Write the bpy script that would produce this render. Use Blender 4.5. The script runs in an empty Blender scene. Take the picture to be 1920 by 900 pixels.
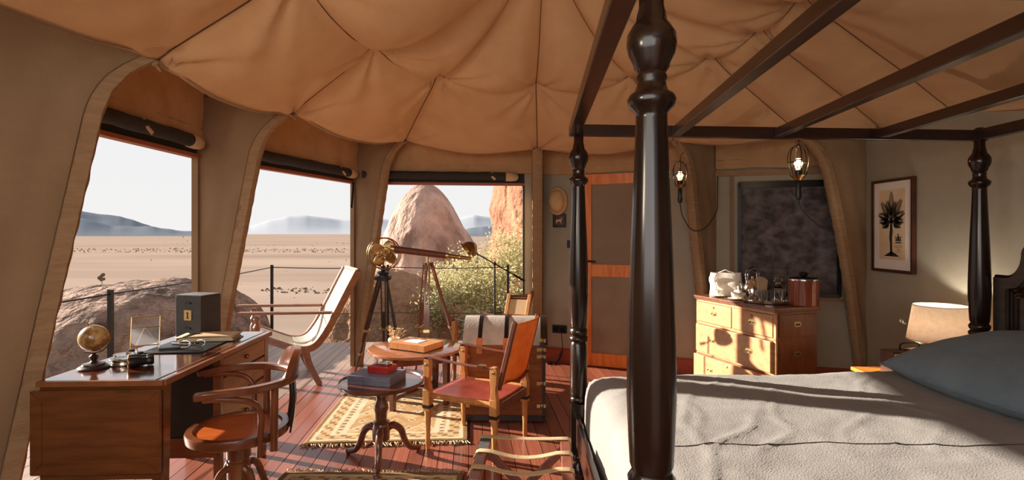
import bpy, bmesh, math, random
from mathutils import Vector, Matrix, noise
random.seed(7)
PI = math.pi
sc = bpy.context.scene
COL = sc.collection

# ------------------------------------------------------------------ camera, sky, sun, fill, exposure
CAMZ = 1.35
cam_d = bpy.data.cameras.new('camera'); cam = bpy.data.objects.new('camera', cam_d); COL.objects.link(cam)
cam.location = (0, 0, CAMZ); cam.rotation_euler = (PI/2, 0, 0)
cam_d.sensor_width = 36; cam_d.lens = 18.75; cam_d.shift_y = -13/1920; cam_d.clip_start = .02; cam_d.clip_end = 20000
sc.camera = cam
sc.view_settings.view_transform = 'Standard'; sc.view_settings.look = 'None'
sc.view_settings.exposure = 0.15; sc.view_settings.gamma = 1; sc.view_settings.use_curve_mapping = False
sc.cycles.use_denoising = True
sc.cycles.max_bounces = 8; sc.cycles.diffuse_bounces = 5; sc.cycles.glossy_bounces = 4; sc.cycles.transmission_bounces = 8
sc.cycles.sample_clamp_indirect = 6.0
sc.cycles.caustics_reflective = False; sc.cycles.caustics_refractive = False

w = bpy.data.worlds.new('sky'); sc.world = w; w.use_nodes = True
nt = w.node_tree; nt.nodes.clear()
out = nt.nodes.new('ShaderNodeOutputWorld'); bg = nt.nodes.new('ShaderNodeBackground')
tc = nt.nodes.new('ShaderNodeTexCoord'); sep = nt.nodes.new('ShaderNodeSeparateXYZ'); ramp = nt.nodes.new('ShaderNodeValToRGB')
nt.links.new(tc.outputs['Generated'], sep.inputs[0]); nt.links.new(sep.outputs['Z'], ramp.inputs[0])
nt.links.new(ramp.outputs[0], bg.inputs[0]); nt.links.new(bg.outputs[0], out.inputs[0])
ramp.color_ramp.elements[0].position = 0.0; ramp.color_ramp.elements[0].color = (.86, .85, .84, 1)
ramp.color_ramp.elements[1].position = 1.0; ramp.color_ramp.elements[1].color = (.70, .76, .86, 1)
bg.inputs[1].default_value = .95

SUN_DIR = Vector((.90, -.34, -.295)).normalized()      # the way the low sun's light travels
sl = bpy.data.lights.new('sun', 'SUN'); so = bpy.data.objects.new('sun', sl); COL.objects.link(so)
sl.energy = 14.5; sl.color = (1.0, .89, .76); sl.angle = math.radians(.6)
so.rotation_euler = SUN_DIR.to_track_quat('-Z', 'Y').to_euler()

def area(name, loc, target, size, sizey, power, col):
    l = bpy.data.lights.new(name, 'AREA'); o = bpy.data.objects.new(name, l); COL.objects.link(o)
    l.shape = 'RECTANGLE'; l.size = size; l.size_y = sizey; l.energy = power; l.color = col
    o.location = loc; o.rotation_euler = (Vector(target)-Vector(loc)).to_track_quat('-Z', 'Y').to_euler()
    return o
area('front_fill_light', (-.5, -.75, 1.75), (2.2, 3.6, 1.2), 2.2, 1.2, 34, (1, .96, .92))  # added unseen fill behind the camera, brightens the tent inside
area('side_fill_lamp', (-1.6, .1, 1.75), (2.6, 3.0, 1.75), .30, .30, 14, (1, .84, .64))  # unseen fill lamp behind left, inferred from the bed post's shadow on the wall

# ------------------------------------------------------------------ helpers
def C(r, g, b):
    f = lambda c: (c/255/12.92) if c/255 <= .04045 else ((c/255+.055)/1.055)**2.4
    return (f(r), f(g), f(b), 1)

def px(x, y, d):                       # a point of the place, from its bearing and its distance
    return Vector(((x-960)/1000*d, d, CAMZ+(437-y)/1000*d))

MATS = {}
def mat(name, c1, c2=None, rough=.55, metal=0, ns=6, stretch=(1, 1, 1), detail=4, bump=0, bs=60, bstretch=None,
        trans=0, coat=0, rnd=0, spec=.5, lo=.35, hi=.65, glass=False, emit=0, sheen=0, attr=None, bd=.01):
    m = bpy.data.materials.new(name); m.use_nodes = True; MATS[name] = m
    n = m.node_tree.nodes; L = m.node_tree.links
    p = n['Principled BSDF']
    p.inputs['Roughness'].default_value = rough; p.inputs['Metallic'].default_value = metal
    p.inputs['Specular IOR Level'].default_value = spec
    p.inputs['Coat Weight'].default_value = coat; p.inputs['Coat Roughness'].default_value = .12
    p.inputs['Sheen Weight'].default_value = sheen
    c1 = C(*c1)
    tex = n.new('ShaderNodeTexCoord')
    src = None
    if attr:
        a = n.new('ShaderNodeAttribute'); a.attribute_name = attr; src = a.outputs['Color']
    elif c2:
        mp = n.new('ShaderNodeMapping'); mp.inputs['Scale'].default_value = stretch
        L.new(tex.outputs['Object'], mp.inputs[0])
        no = n.new('ShaderNodeTexNoise'); no.inputs['Scale'].default_value = ns; no.inputs['Detail'].default_value = detail
        no.inputs['Roughness'].default_value = .6
        L.new(mp.outputs[0], no.inputs['Vector'])
        r = n.new('ShaderNodeValToRGB'); r.color_ramp.elements[0].position = lo; r.color_ramp.elements[1].position = hi
        r.color_ramp.elements[0].color = c1; r.color_ramp.elements[1].color = C(*c2)
        L.new(no.outputs[0], r.inputs[0]); src = r.outputs[0]
    if rnd:
        oi = n.new('ShaderNodeObjectInfo'); mr = n.new('ShaderNodeMapRange'); h = n.new('ShaderNodeHueSaturation')
        mr.inputs['To Min'].default_value = 1-rnd; mr.inputs['To Max'].default_value = 1+rnd
        L.new(oi.outputs['Random'], mr.inputs[0]); L.new(mr.outputs[0], h.inputs['Value'])
        if src: L.new(src, h.inputs['Color'])
        else: h.inputs['Color'].default_value = c1
        src = h.outputs[0]
    if src: L.new(src, p.inputs['Base Color'])
    else: p.inputs['Base Color'].default_value = c1
    if bump:
        mp2 = n.new('ShaderNodeMapping'); mp2.inputs['Scale'].default_value = bstretch or stretch
        L.new(tex.outputs['Object'], mp2.inputs[0])
        nb = n.new('ShaderNodeTexNoise'); nb.inputs['Scale'].default_value = bs; nb.inputs['Detail'].default_value = 5
        L.new(mp2.outputs[0], nb.inputs['Vector'])
        b = n.new('ShaderNodeBump'); b.inputs['Strength'].default_value = bump; b.inputs['Distance'].default_value = bd
        L.new(nb.outputs[0], b.inputs['Height']); L.new(b.outputs[0], p.inputs['Normal'])
    if glass:
        p.inputs['Transmission Weight'].default_value = 1; p.inputs['IOR'].default_value = 1.45
    if emit:
        p.inputs['Emission Color'].default_value = c1; p.inputs['Emission Strength'].default_value = emit
    if trans:
        t = n.new('ShaderNodeBsdfTranslucent'); mx = n.new('ShaderNodeMixShader'); mx.inputs[0].default_value = trans
        if src: L.new(src, t.inputs[0])
        else: t.inputs[0].default_value = c1
        o = n['Material Output']
        L.new(p.outputs[0], mx.inputs[1]); L.new(t.outputs[0], mx.inputs[2]); L.new(mx.outputs[0], o.inputs[0])
    return m

class B:
    def __init__(s): s.v = []; s.f = []; s.c = []
    def add(s, vs, fs):
        k = len(s.v); s.v += [tuple(v) for v in vs]; s.f += [tuple(i+k for i in f) for f in fs]; return s
    def box(s, x0, x1, y0, y1, z0, z1, M=None):
        vs = [Vector((x, y, z)) for z in (z0, z1) for y in (y0, y1) for x in (x0, x1)]
        if M: vs = [M @ v for v in vs]
        return s.add(vs, [(0, 2, 3, 1), (4, 5, 7, 6), (0, 1, 5, 4), (2, 6, 7, 3), (0, 4, 6, 2), (1, 3, 7, 5)])
    def bar(s, p, q, wd, ht, up=(0, 0, 1), w2=None, h2=None):
        p, q = Vector(p), Vector(q); t = (q-p).normalized(); up = Vector(up)
        if abs(t.dot(up)) > .98: up = Vector((0, 1, 0))
        a = t.cross(up).normalized(); b = a.cross(t).normalized()
        w2 = wd if w2 is None else w2; h2 = ht if h2 is None else h2
        vs = [o + a*i*ww/2 + b*j*hh/2 for o, ww, hh in ((p, wd, ht), (q, w2, h2)) for i, j in ((-1, -1), (1, -1), (1, 1), (-1, 1))]
        return s.add(vs, [(0, 1, 2, 3), (7, 6, 5, 4), (0, 4, 5, 1), (1, 5, 6, 2), (2, 6, 7, 3), (3, 7, 4, 0)])
    def sweep(s, pts, sect, up=(0, 0, 1), closed=False, cap=True):
        # sect: list of (a,b) or function(i)->list
        pts = [Vector(p) for p in pts]; N = len(pts); vs = []; fs = []; m = None
        prev = None
        for i, p in enumerate(pts):
            if closed: t = pts[(i+1) % N]-pts[i-1]
            else: t = pts[min(i+1, N-1)]-pts[max(i-1, 0)]
            t.normalize()
            u = Vector(up)
            if abs(t.dot(u)) > .95 and prev is not None: a = (prev - t*prev.dot(t)).normalized()
            else:
                if abs(t.dot(u)) > .95: u = Vector((0, 1, 0)) if abs(t.y) < .9 else Vector((1, 0, 0))
                a = t.cross(u).normalized()
                if prev is not None and a.dot(prev) < 0 and up == 'x': a = -a
            prev = a
            b = a.cross(t).normalized()
            ss = sect(i/(N-1)) if callable(sect) else sect
            m = len(ss)
            vs += [p+a*x+b*y for x, y in ss]
        for i in range(N if closed else N-1):
            j = (i+1) % N
            for k in range(m):
                l = (k+1) % m
                fs.append((i*m+k, i*m+l, j*m+l, j*m+k))
        if cap and not closed:
            fs.append(tuple(range(m))[::-1]); fs.append(tuple((N-1)*m+k for k in range(m)))
        return s.add(vs, fs)
    def tube(s, pts, r, n=8, closed=False, up=(0, 0, 1)):
        if callable(r): se = lambda t: [(r(t)*math.cos(2*PI*k/n), r(t)*math.sin(2*PI*k/n)) for k in range(n)]
        elif isinstance(r, (list, tuple)):
            N = len(pts); se = lambda t: [(r[round(t*(N-1))]*math.cos(2*PI*k/n), r[round(t*(N-1))]*math.sin(2*PI*k/n)) for k in range(n)]
        else: se = [(r*math.cos(2*PI*k/n), r*math.sin(2*PI*k/n)) for k in range(n)]
        return s.sweep(pts, se, up, closed)
    def strap(s, pts, wd, th, up=(0, 0, 1), closed=False):
        return s.sweep(pts, [(-wd/2, -th/2), (wd/2, -th/2), (wd/2, th/2), (-wd/2, th/2)], up, closed)
    def lathe(s, prof, o=(0, 0, 0), n=24, M=None, sx=1, sy=1):
        o = Vector(o); vs = []; fs = []
        for r, z in prof:
            for k in range(n):
                v = Vector((r*math.cos(2*PI*k/n)*sx, r*math.sin(2*PI*k/n)*sy, z))
                vs.append(o+(M @ v if M else v))
        for i in range(len(prof)-1):
            for k in range(n):
                l = (k+1) % n
                fs.append((i*n+k, i*n+l, (i+1)*n+l, (i+1)*n+k))
        if prof[0][0] > 1e-4: fs.append(tuple(range(n))[::-1])
        if prof[-1][0] > 1e-4: fs.append(tuple((len(prof)-1)*n+k for k in range(n)))
        return s.add(vs, fs)
    def prism(s, poly, t0, t1, M=None):
        n = len(poly)
        vs = [Vector((x, y, t0)) for x, y in poly]+[Vector((x, y, t1)) for x, y in poly]
        if M: vs = [M @ v for v in vs]
        return s.add(vs, [tuple(range(n))[::-1], tuple(range(n, 2*n))]+[(i, (i+1) % n, n+(i+1) % n, n+i) for i in range(n)])
    def grid(s, fn, nu, nv, thick=None):
        vs = [fn(i/nu, j/nv) for j in range(nv+1) for i in range(nu+1)]
        fs = [(j*(nu+1)+i, j*(nu+1)+i+1, (j+1)*(nu+1)+i+1, (j+1)*(nu+1)+i) for j in range(nv) for i in range(nu)]
        return s.add(vs, fs)
    def ball(s, c, r, n=16, m=10, sx=1, sy=1, sz=1):
        return s.lathe([(max(r*math.sin(PI*i/m), 1e-5 if i in (0, m) else 0), -r*math.cos(PI*i/m)*sz) for i in range(m+1)], c, n, None, sx, sy)
    def xf(s, M, start=0):
        s.v[start:] = [tuple(M @ Vector(v)) for v in s.v[start:]]; return s
    def build(s, name, m, parent=None, world=False, smooth=40, bevel=0, solid=0, **props):
        off = Vector((0, 0, 0))
        if world and parent:
            q = parent
            while q: off += Vector(q.location); q = q.parent
        me = bpy.data.meshes.new(name)
        vs = [tuple(Vector(v)-off) for v in s.v]
        me.from_pydata(vs, [], s.f); me.update()
        bm = bmesh.new(); bm.from_mesh(me); bmesh.ops.remove_doubles(bm, verts=bm.verts, dist=1e-6)
        bmesh.ops.recalc_face_normals(bm, faces=bm.faces); bm.to_mesh(me); bm.free()
        if smooth:
            for p in me.polygons: p.use_smooth = True
            me.set_sharp_from_angle(angle=math.radians(smooth))
        me.materials.append(MATS[m] if isinstance(m, str) else m)
        o = bpy.data.objects.new(name, me); COL.objects.link(o)
        if parent: o.parent = parent
        if solid:
            md = o.modifiers.new('thickness', 'SOLIDIFY'); md.thickness = solid; md.offset = 0
        if bevel:
            md = o.modifiers.new('bevel', 'BEVEL'); md.width = bevel; md.segments = 2; md.limit_method = 'ANGLE'; md.angle_limit = .6
        for k, v in props.items(): o[k] = v
        return o

def tag(o, label, cat, group=None, kind=None):
    o['label'] = label; o['category'] = cat
    if group: o['group'] = group
    if kind: o['kind'] = kind
    return o
def thing(name, label, cat, loc=(0, 0, 0), rz=0, group=None):
    o = bpy.data.objects.new(name, None); COL.objects.link(o); o.location = loc; o.rotation_euler = (0, 0, rz)
    o.empty_display_size = .1
    return tag(o, label, cat, group)
def struct(o, label=None):
    o['kind'] = 'structure'
    if label: o['label'] = label
    return o
def sgroup(name, loc=(0, 0, 0), rz=0, label=None):
    o = bpy.data.objects.new(name, None); COL.objects.link(o); o.location = loc; o.rotation_euler = (0, 0, rz); return struct(o, label)
def copy_tree(o, parent=None):
    c = o.copy(); COL.objects.link(c)
    if parent: c.parent = parent
    for ch in list(o.children): copy_tree(ch, c)
    return c
def spline(pts, n=8):
    pts = [Vector(p) for p in pts]; out = []
    for i in range(len(pts)-1):
        p0 = pts[max(i-1, 0)]; p1 = pts[i]; p2 = pts[i+1]; p3 = pts[min(i+2, len(pts)-1)]
        for k in range(n):
            t = k/n
            out.append(.5*((2*p1)+(p2-p0)*t+(2*p0-5*p1+4*p2-p3)*t*t+(3*p1-p0-3*p2+p3)*t**3))
    out.append(pts[-1]); return out
def N3(v, s=1): return noise.noise(Vector(v)*s)
def fbm(v, s=1, o=4):
    t = 0; a = 1; q = Vector(v)*s
    for _ in range(o): t += a*noise.noise(q); q = q*2.1; a *= .5
    return t

# ------------------------------------------------------------------ materials
mat('liner_canvas', (199, 159, 119), (208, 169, 129), rough=.9, ns=3, bump=.25, bs=220, trans=.18, spec=.15)
mat('fly_canvas', (196, 176, 150), (204, 184, 158), rough=.9, ns=3, trans=.35, spec=.1)
mat('wall_canvas', (170, 163, 144), (180, 173, 154), rough=.9, ns=3, bump=.3, bs=260, trans=.08, spec=.15)
mat('fin_canvas', (150, 124, 96), (161, 135, 106), rough=.9, ns=3, bump=.3, bs=260, trans=.10, spec=.15)
mat('hem_canvas', (170, 140, 108), (156, 127, 96), rough=.9, ns=30, stretch=(.4, .4, 2), bump=.4, bs=90, trans=.05, spec=.15)
mat('valance_canvas', (188, 150, 110), (202, 164, 122), rough=.9, ns=4, bump=.4, bs=120, trans=.05, spec=.15)
mat('seam_thread', (104, 76, 50), rough=.9)
mat('blind_mesh', (44, 40, 38), (54, 50, 47), rough=.8, ns=40, bump=.2, bs=200)
mat('cream_canvas', (214, 184, 150), (196, 166, 132), rough=.9, ns=12)
mat('header_wood', (156, 84, 52), (176, 98, 62), rough=.5, ns=20, stretch=(1, 12, 12))
mat('dark_metal', (32, 30, 30), rough=.45, metal=.4)
mat('floor_wood', (128, 72, 54), (160, 94, 72), rough=.3, ns=7, stretch=(14, .7, 3), bump=.08, bs=30, bstretch=(16, .8, 3), rnd=.22, detail=6, coat=.25)
mat('deck_wood', (132, 108, 96), (164, 138, 124), rough=.5, ns=7, stretch=(14, .7, 3), bump=.2, bs=30, bstretch=(16, .8, 3), rnd=.12, detail=6)
mat('baseboard_wood', (138, 62, 40), (162, 76, 48), rough=.4, ns=10, stretch=(1, 8, 8))
mat('door_pine', (214, 110, 40), (240, 146, 66), rough=.38, ns=5, stretch=(5, 5, .7), bump=.05, bs=20, detail=6, coat=.2)
mat('door_panel', (142, 122, 102), (152, 132, 112), rough=.85, ns=4, bump=.2, bs=300)
mat('bed_wood', (26, 16, 11), (42, 25, 16), rough=.24, ns=6, stretch=(3, 3, .5), coat=.25, spec=.35)
mat('rail_wood', (42, 24, 18), (56, 32, 22), rough=.30, ns=6, stretch=(2, .4, 3), coat=.3)
mat('headboard_wood', (56, 50, 46), (72, 64, 58), rough=.30, ns=5, stretch=(4, .6, 6), coat=.3)
mat('duvet_linen', (132, 128, 124), (142, 138, 134), rough=.95, ns=5, bump=.35, bs=160, spec=.1, sheen=.1)
mat('duvet_seam', (60, 56, 52), rough=.9)
mat('pillow_linen', (104, 120, 132), (114, 130, 141), rough=.95, ns=8, bump=.35, bs=180, spec=.1, sheen=.1)
mat('desk_wood', (92, 50, 22), (118, 68, 32), rough=.28, ns=5, stretch=(.8, 6, 6), coat=.4, detail=6)
mat('desk_top_wood', (86, 42, 24), (108, 56, 32), rough=.12, ns=5, stretch=(6, .6, 6), coat=1, detail=6)
mat('desk_edge', (150, 96, 58), (128, 76, 44), rough=.35, ns=8)
mat('dark_panel', (16, 13, 12), (22, 18, 17), rough=.4, ns=5, stretch=(1, 5, 5))
mat('drawer_wood', (140, 96, 62), (164, 116, 78), rough=.4, ns=6, stretch=(5, .7, 6))
mat('bentwood', (92, 46, 22), (116, 64, 34), rough=.3, ns=8, stretch=(1, 1, 1), coat=.25)
mat('seat_ply', (168, 82, 34), (186, 96, 44), rough=.22, ns=4, stretch=(1, 6, 1), coat=.4)
mat('dark_slat', (30, 26, 25), rough=.25, coat=.4)
mat('mahogany', (84, 46, 32), (112, 64, 44), rough=.22, ns=6, stretch=(1, 5, 5), coat=.5)
mat('table_top_wood', (150, 92, 58), (172, 112, 74), rough=.14, ns=5, stretch=(.7, 6, 6), coat=.6)
mat('oak', (178, 116, 62), (202, 140, 82), rough=.42, ns=9, stretch=(4, 4, .6), bump=.05, bs=40)
mat('saddle_leather', (198, 122, 58), (214, 140, 74), rough=.45, ns=14, bump=.15, bs=120, trans=.3)
mat('red_leather', (116, 48, 38), (138, 60, 46), rough=.4, ns=14, bump=.12, bs=120)
mat('strap_leather', (96, 52, 36), (116, 64, 44), rough=.45, ns=20)
mat('black_leather', (26, 22, 22), rough=.4)
mat('trunk_lid', (186, 178, 170), (206, 199, 192), rough=.42, ns=10, bump=.15, bs=60)
mat('trunk_wood', (118, 64, 26), (150, 86, 38), rough=.55, spec=.25, ns=5, stretch=(.8, 5, 5), coat=.2)
mat('trunk_dark', (48, 34, 28), (58, 42, 34), rough=.4, ns=8)
mat('brass', (196, 172, 124), rough=.3, metal=1)
mat('old_brass', (150, 118, 72), rough=.35, metal=1)
mat('chrome', (225, 225, 225), rough=.12, metal=1)
mat('silver', (220, 216, 206), rough=.18, metal=1)
mat('glass', (250, 250, 250), rough=.02, glass=True)
mat('thin_glass', (245, 245, 240), rough=.05, glass=True)
mat('white_china', (238, 230, 214), rough=.2, coat=.4)
mat('paper', (224, 208, 184), (214, 196, 168), rough=.8, ns=10)
mat('manila', (190, 158, 116), (204, 172, 130), rough=.6, ns=8)
mat('linen_bag', (226, 218, 206), (206, 196, 182), rough=.9, ns=16, bump=.2, bs=80)
mat('black', (20, 20, 21), rough=.4)
mat('black_box', (46, 44, 44), (56, 54, 53), rough=.5, ns=30)
mat('grey_box', (98, 96, 96), (116, 114, 112), rough=.5, ns=30)
mat('red_box', (168, 36, 34), (188, 46, 42), rough=.4, ns=20)
mat('blue_box', (104, 108, 128), (124, 128, 146), rough=.5, ns=20)
mat('plastic_black', (18, 18, 19), rough=.35)
mat('felt_hat', (222, 190, 140), (206, 172, 122), rough=.8, ns=9, bump=.15, bs=120)
mat('cane', (236, 226, 210), rough=.6, trans=.25)
mat('teak_dark', (126, 80, 52), (146, 96, 64), rough=.4, ns=9, stretch=(1, 4, 4), coat=.2)
mat('chest_front', (178, 126, 82), (200, 150, 102), rough=.42, ns=4, stretch=(4, .7, 5), detail=6)
mat('chest_body', (96, 52, 28), (122, 68, 38), rough=.32, ns=5, stretch=(5, 5, 1), coat=.3, detail=6)
mat('bucket_wood', (116, 52, 28), (142, 70, 38), rough=.3, ns=16, stretch=(3, 3, .2), coat=.4)
mat('lamp_shade', (240, 228, 212), (230, 214, 194), rough=.9, ns=40, bump=.2, bs=120, trans=.5)
mat('bulb', (255, 200, 120), emit=5)
mat('bulb_glass', (255, 236, 200), rough=.03, glass=True)
mat('mat_board', (238, 230, 222), rough=.8)
mat('print_paper', (222, 196, 160), (230, 206, 172), rough=.8, ns=8)
mat('print_ink', (40, 34, 26), rough=.9)
mat('frame_wood', (66, 36, 24), (84, 48, 32), rough=.35, ns=12, coat=.2)
mat('screen_gauze', (64, 59, 61), (122, 114, 115), rough=.8, ns=9, stretch=(1, 1, 1.15), detail=9, lo=.38, hi=.66, bump=.3, bs=200)
mat('rug_weave', (200, 160, 100), rough=1, bump=.6, bs=220, attr='Col', spec=.05)
mat('rug_fringe', (206, 186, 150), (150, 130, 100), rough=1, ns=60)
mat('webbing', (196, 172, 132), (180, 154, 114), rough=.85, ns=60, bump=.3, bs=300)
mat('webbing_dark', (66, 62, 60), (80, 76, 72), rough=.85, ns=60)
mat('rack_wood', (120, 70, 54), (142, 86, 68), rough=.4, ns=10, stretch=(3, 3, .8), coat=.2)
mat('granite_pink', (194, 166, 150), (128, 104, 92), rough=.95, ns=1.3, stretch=(1, 1, .55), detail=10, bump=1, bs=3, spec=.1, bd=.22)
mat('granite_dark', (158, 130, 114), (92, 74, 66), rough=.95, ns=2.4, detail=10, bump=1, bs=6, spec=.1, bd=.22)
mat('granite_red', (170, 118, 92), (126, 86, 68), rough=.95, ns=2.0, detail=9, bump=.9, bs=4, spec=.1, bd=.22)
mat('granite_shade', (104, 86, 78), (70, 58, 52), rough=.95, ns=3, detail=8, bump=1, bs=5, spec=.1, bd=.1)  # shaded side of the far rock put into a darker base colour
mat('sandstone', (166, 130, 102), (140, 106, 82), rough=.95, ns=6, detail=8, bump=.9, bs=14, spec=.1, bd=.06)
mat('plain_sand', (160, 140, 126), (138, 120, 107), rough=1, ns=.02, stretch=(.25, 1.6, 1), detail=8, spec=0)
mat('hill_near_haze', (98, 104, 114), (108, 114, 122), rough=1, ns=.002, spec=0)  # blue-grey base colour carries the haze of distance
mat('hill_far_haze', (158, 162, 169), (161, 165, 172), rough=1, ns=.002, spec=0)  # paler still, thicker distance haze put into the colour
mat('scrub', (96, 82, 66), (116, 100, 80), rough=1, ns=.3, spec=0)
mat('leaf_pale', (206, 196, 152), (176, 168, 120), rough=.8, ns=3, trans=.4)
mat('bark_pale', (196, 178, 158), (160, 142, 124), rough=.9, ns=12, bump=.5, bs=30)
mat('globe_map', (132, 92, 46), (196, 164, 108), rough=.3, ns=14, detail=5, lo=.45, hi=.55, coat=.4)
mat('petal', (236, 214, 176), (214, 170, 110), rough=.7, ns=60)
mat('radio_case', (74, 46, 30), (90, 58, 40), rough=.4, ns=10)
mat('radio_front', (220, 196, 160), (200, 172, 132), rough=.5, ns=30)
mat('lens', (30, 40, 46), rough=.05, coat=1)
# ------------------------------------------------------------------ the tent: plan of the wall corners
P0 = Vector((-2.1, -1.0)); P1 = Vector((-2.1, 2.1)); P2 = Vector((-2.1, 3.6)); P3 = Vector((-1.59, 5.45)); P4 = Vector((.27, 5.65))
P5 = Vector((1.88, 5.02)); P6 = Vector((3.08, 4.67)); P7 = Vector((3.12, 2.0)); P8 = Vector((3.12, -1.0)); P9 = P0
WT = 2.5

# ---------------- floor of single planks, inside polished red, outside weathered
floor = sgroup('floor', (0, 0, 0), math.radians(4.2), 'floor of narrow red-brown planks running out into a weathered deck')
Rf = Matrix.Rotation(-math.radians(4.2), 2)
plank_me = {}
for mm in ('floor_wood', 'deck_wood'):
    b = B().box(-.0435, .0435, 0, 1, -.03, 0)
    o = b.build('plank', mm, smooth=0); plank_me[mm] = o.data; bpy.data.objects.remove(o)
def wall_y(x):
    # y of the tent edge above a point x (floor frame turned back to the world is close enough for a plank end)
    segs = [(P1, P2), (P2, P3), (P3, P4), (P4, P5), (P5, P6)]
    R = Matrix.Rotation(-math.radians(4.2), 2); best = None
    for a, c in segs:
        a = R @ a; c = R @ c
        if abs(c.x-a.x) < 1e-6: continue
        t = (x-a.x)/(c.x-a.x)
        if 0 <= t <= 1:
            y = a.y+t*(c.y-a.y); best = y if best is None else max(best, y)
    return best
rp = random.Random(3)
nplank = 0
def plank(x, y0, y1, mm):
    global nplank
    if y1-y0 < .05: return
    o = bpy.data.objects.new('plank', plank_me[mm]); COL.objects.link(o); o.parent = floor
    o.location = (x, y0+.002, rp.uniform(-.0012, .0012)); o.scale = (1, y1-y0-.004, 1); nplank += 1
for i in range(82):
    x = -3.62+i*.091
    if x > 3.35: break
    wy = wall_y(x)
    end = 6.72 if x < .3 else 5.6
    if wy is None:
        if x < -1.6: spans = [(.6, end, 'deck_wood')]
        else: spans = [(-.85, 4.4, 'floor_wood')]
    else:
        if x < -1.62:
            spans = [(wall_y(x) and .6, 0, '')][:0]
            ya = max(1.9, 0)
            spans = [(-.85, wy, 'floor_wood'), (wy, end, 'deck_wood')]
        else: spans = [(-.85, wy+(.12 if x > .2 else 0), 'floor_wood')] + ([(wy, end, 'deck_wood')] if x < .2 else [])
    for a, c, mm in spans:
        L = c-a
        if L > 3.2:
            k = a+rp.uniform(.35, .65)*L
            plank(x, a, k, mm); plank(x, k, c, mm)
        else: plank(x, a, c, mm)
b = B().box(-3.7, 3.3, -.9, 6.7, -.16, -.034)
struct(b.build('floor_underlay', 'dark_panel', floor, smooth=0))

# ---------------- walls
def wall_frame(a, c):
    d = (c-a); L = d.length; return math.atan2(d.y, d.x), L
def wall(name, a, c, holes, m='wall_canvas', zb=0, label=None):
    # box wall with rectangular holes (t0,t1,z0,z1), local x along the wall, local y outwards
    rz, L = wall_frame(a, c)
    ts = sorted({0, L}|{h[0] for h in holes}|{h[1] for h in holes}); b = B()
    for t0, t1 in zip(ts[:-1], ts[1:]):
        zs = [(zb, WT)]
        for h in holes:
            if h[0] <= t0+1e-6 and h[1] >= t1-1e-6:
                zs = [(zb, h[2]), (h[3], WT)]
        for z0, z1 in zs:
            if z1-z0 > .01: b.box(t0, t1, 0, .03, z0, z1)
    o = b.build(name, m, smooth=0); o.location = (a.x, a.y, 0); o.rotation_euler = (0, 0, rz)
    return struct(o, label)
# walls run clockwise seen from above (left to right in view), so local +y points outdoors
wall('wall_left', P0, P1, [], label='canvas side wall left of the open windows')
WIN = {}
for k, (a, c, j0, j1) in enumerate([(P1, P2, .06, .03), (P2, P3, .06, .04), (P3, P4, .05, .14)]):
    rz, L = wall_frame(a, c)
    wall('wall_left_%s' % ('front', 'corner', 'rear')[k], a, c, [(j0, L-j1, -.1, 1.98)], label='canvas wall around open window bay')
    g = sgroup('window_%d' % (k+1), (a.x, a.y, 0), rz, ['open window bay beside the desk', 'open window bay behind the cane lounger', 'open window bay facing the granite dome'][k])
    b = B().box(j0, L-j1, -.015, .045, 1.85, 1.875); b.build('header_trim', 'header_wood', g, smooth=0)
    b = B().box(j0, L-j1, .0, .03, 1.875, 1.99); b.build('header_panel', 'blind_mesh', g, smooth=0)
    for xa, xb in ((j0-.002, j0+.016), (L-j1-.016, L-j1+.002)):
        b = B().box(xa, xb, -.006, .036, 0, 1.9); b.build('window_frame', 'fin_canvas' if k < 2 else 'dark_metal', g, smooth=0)
    WIN[k] = (a, rz, L, j0, j1)
wall('wall_back', P4, P5, [], label='grey-brown canvas wall around the pine door')
wall('wall_back_right', P5, P6, [(.235, 1.066, .784, 1.816)], label='canvas wall around the dark gauze window')
wall('wall_right', P6, P7, [], label='canvas wall behind the bed head with the palm print')
wall('wall_right_front', P7, P8, [], label='canvas wall beside the bed toward the tent front')

wall('wall_front', P8, P9, [(1.9, 3.3, -.1, 2.1)], label='canvas wall at the tent front with its open entrance')

# baseboards
for nm, a, c in (('baseboard_back', P4, P5), ('baseboard_back_right', P5, P6), ('baseboard_right', P6, P7)):
    rz, L = wall_frame(a, c); b = B().box(.0, L, -.022, -.001, 0, .14).box(.0, L, -.014, -.001, .14, .155)
    o = b.build(nm, 'baseboard_wood', smooth=0); o.location = (a.x, a.y, 0); o.rotation_euler.z = rz; struct(o)

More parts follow.
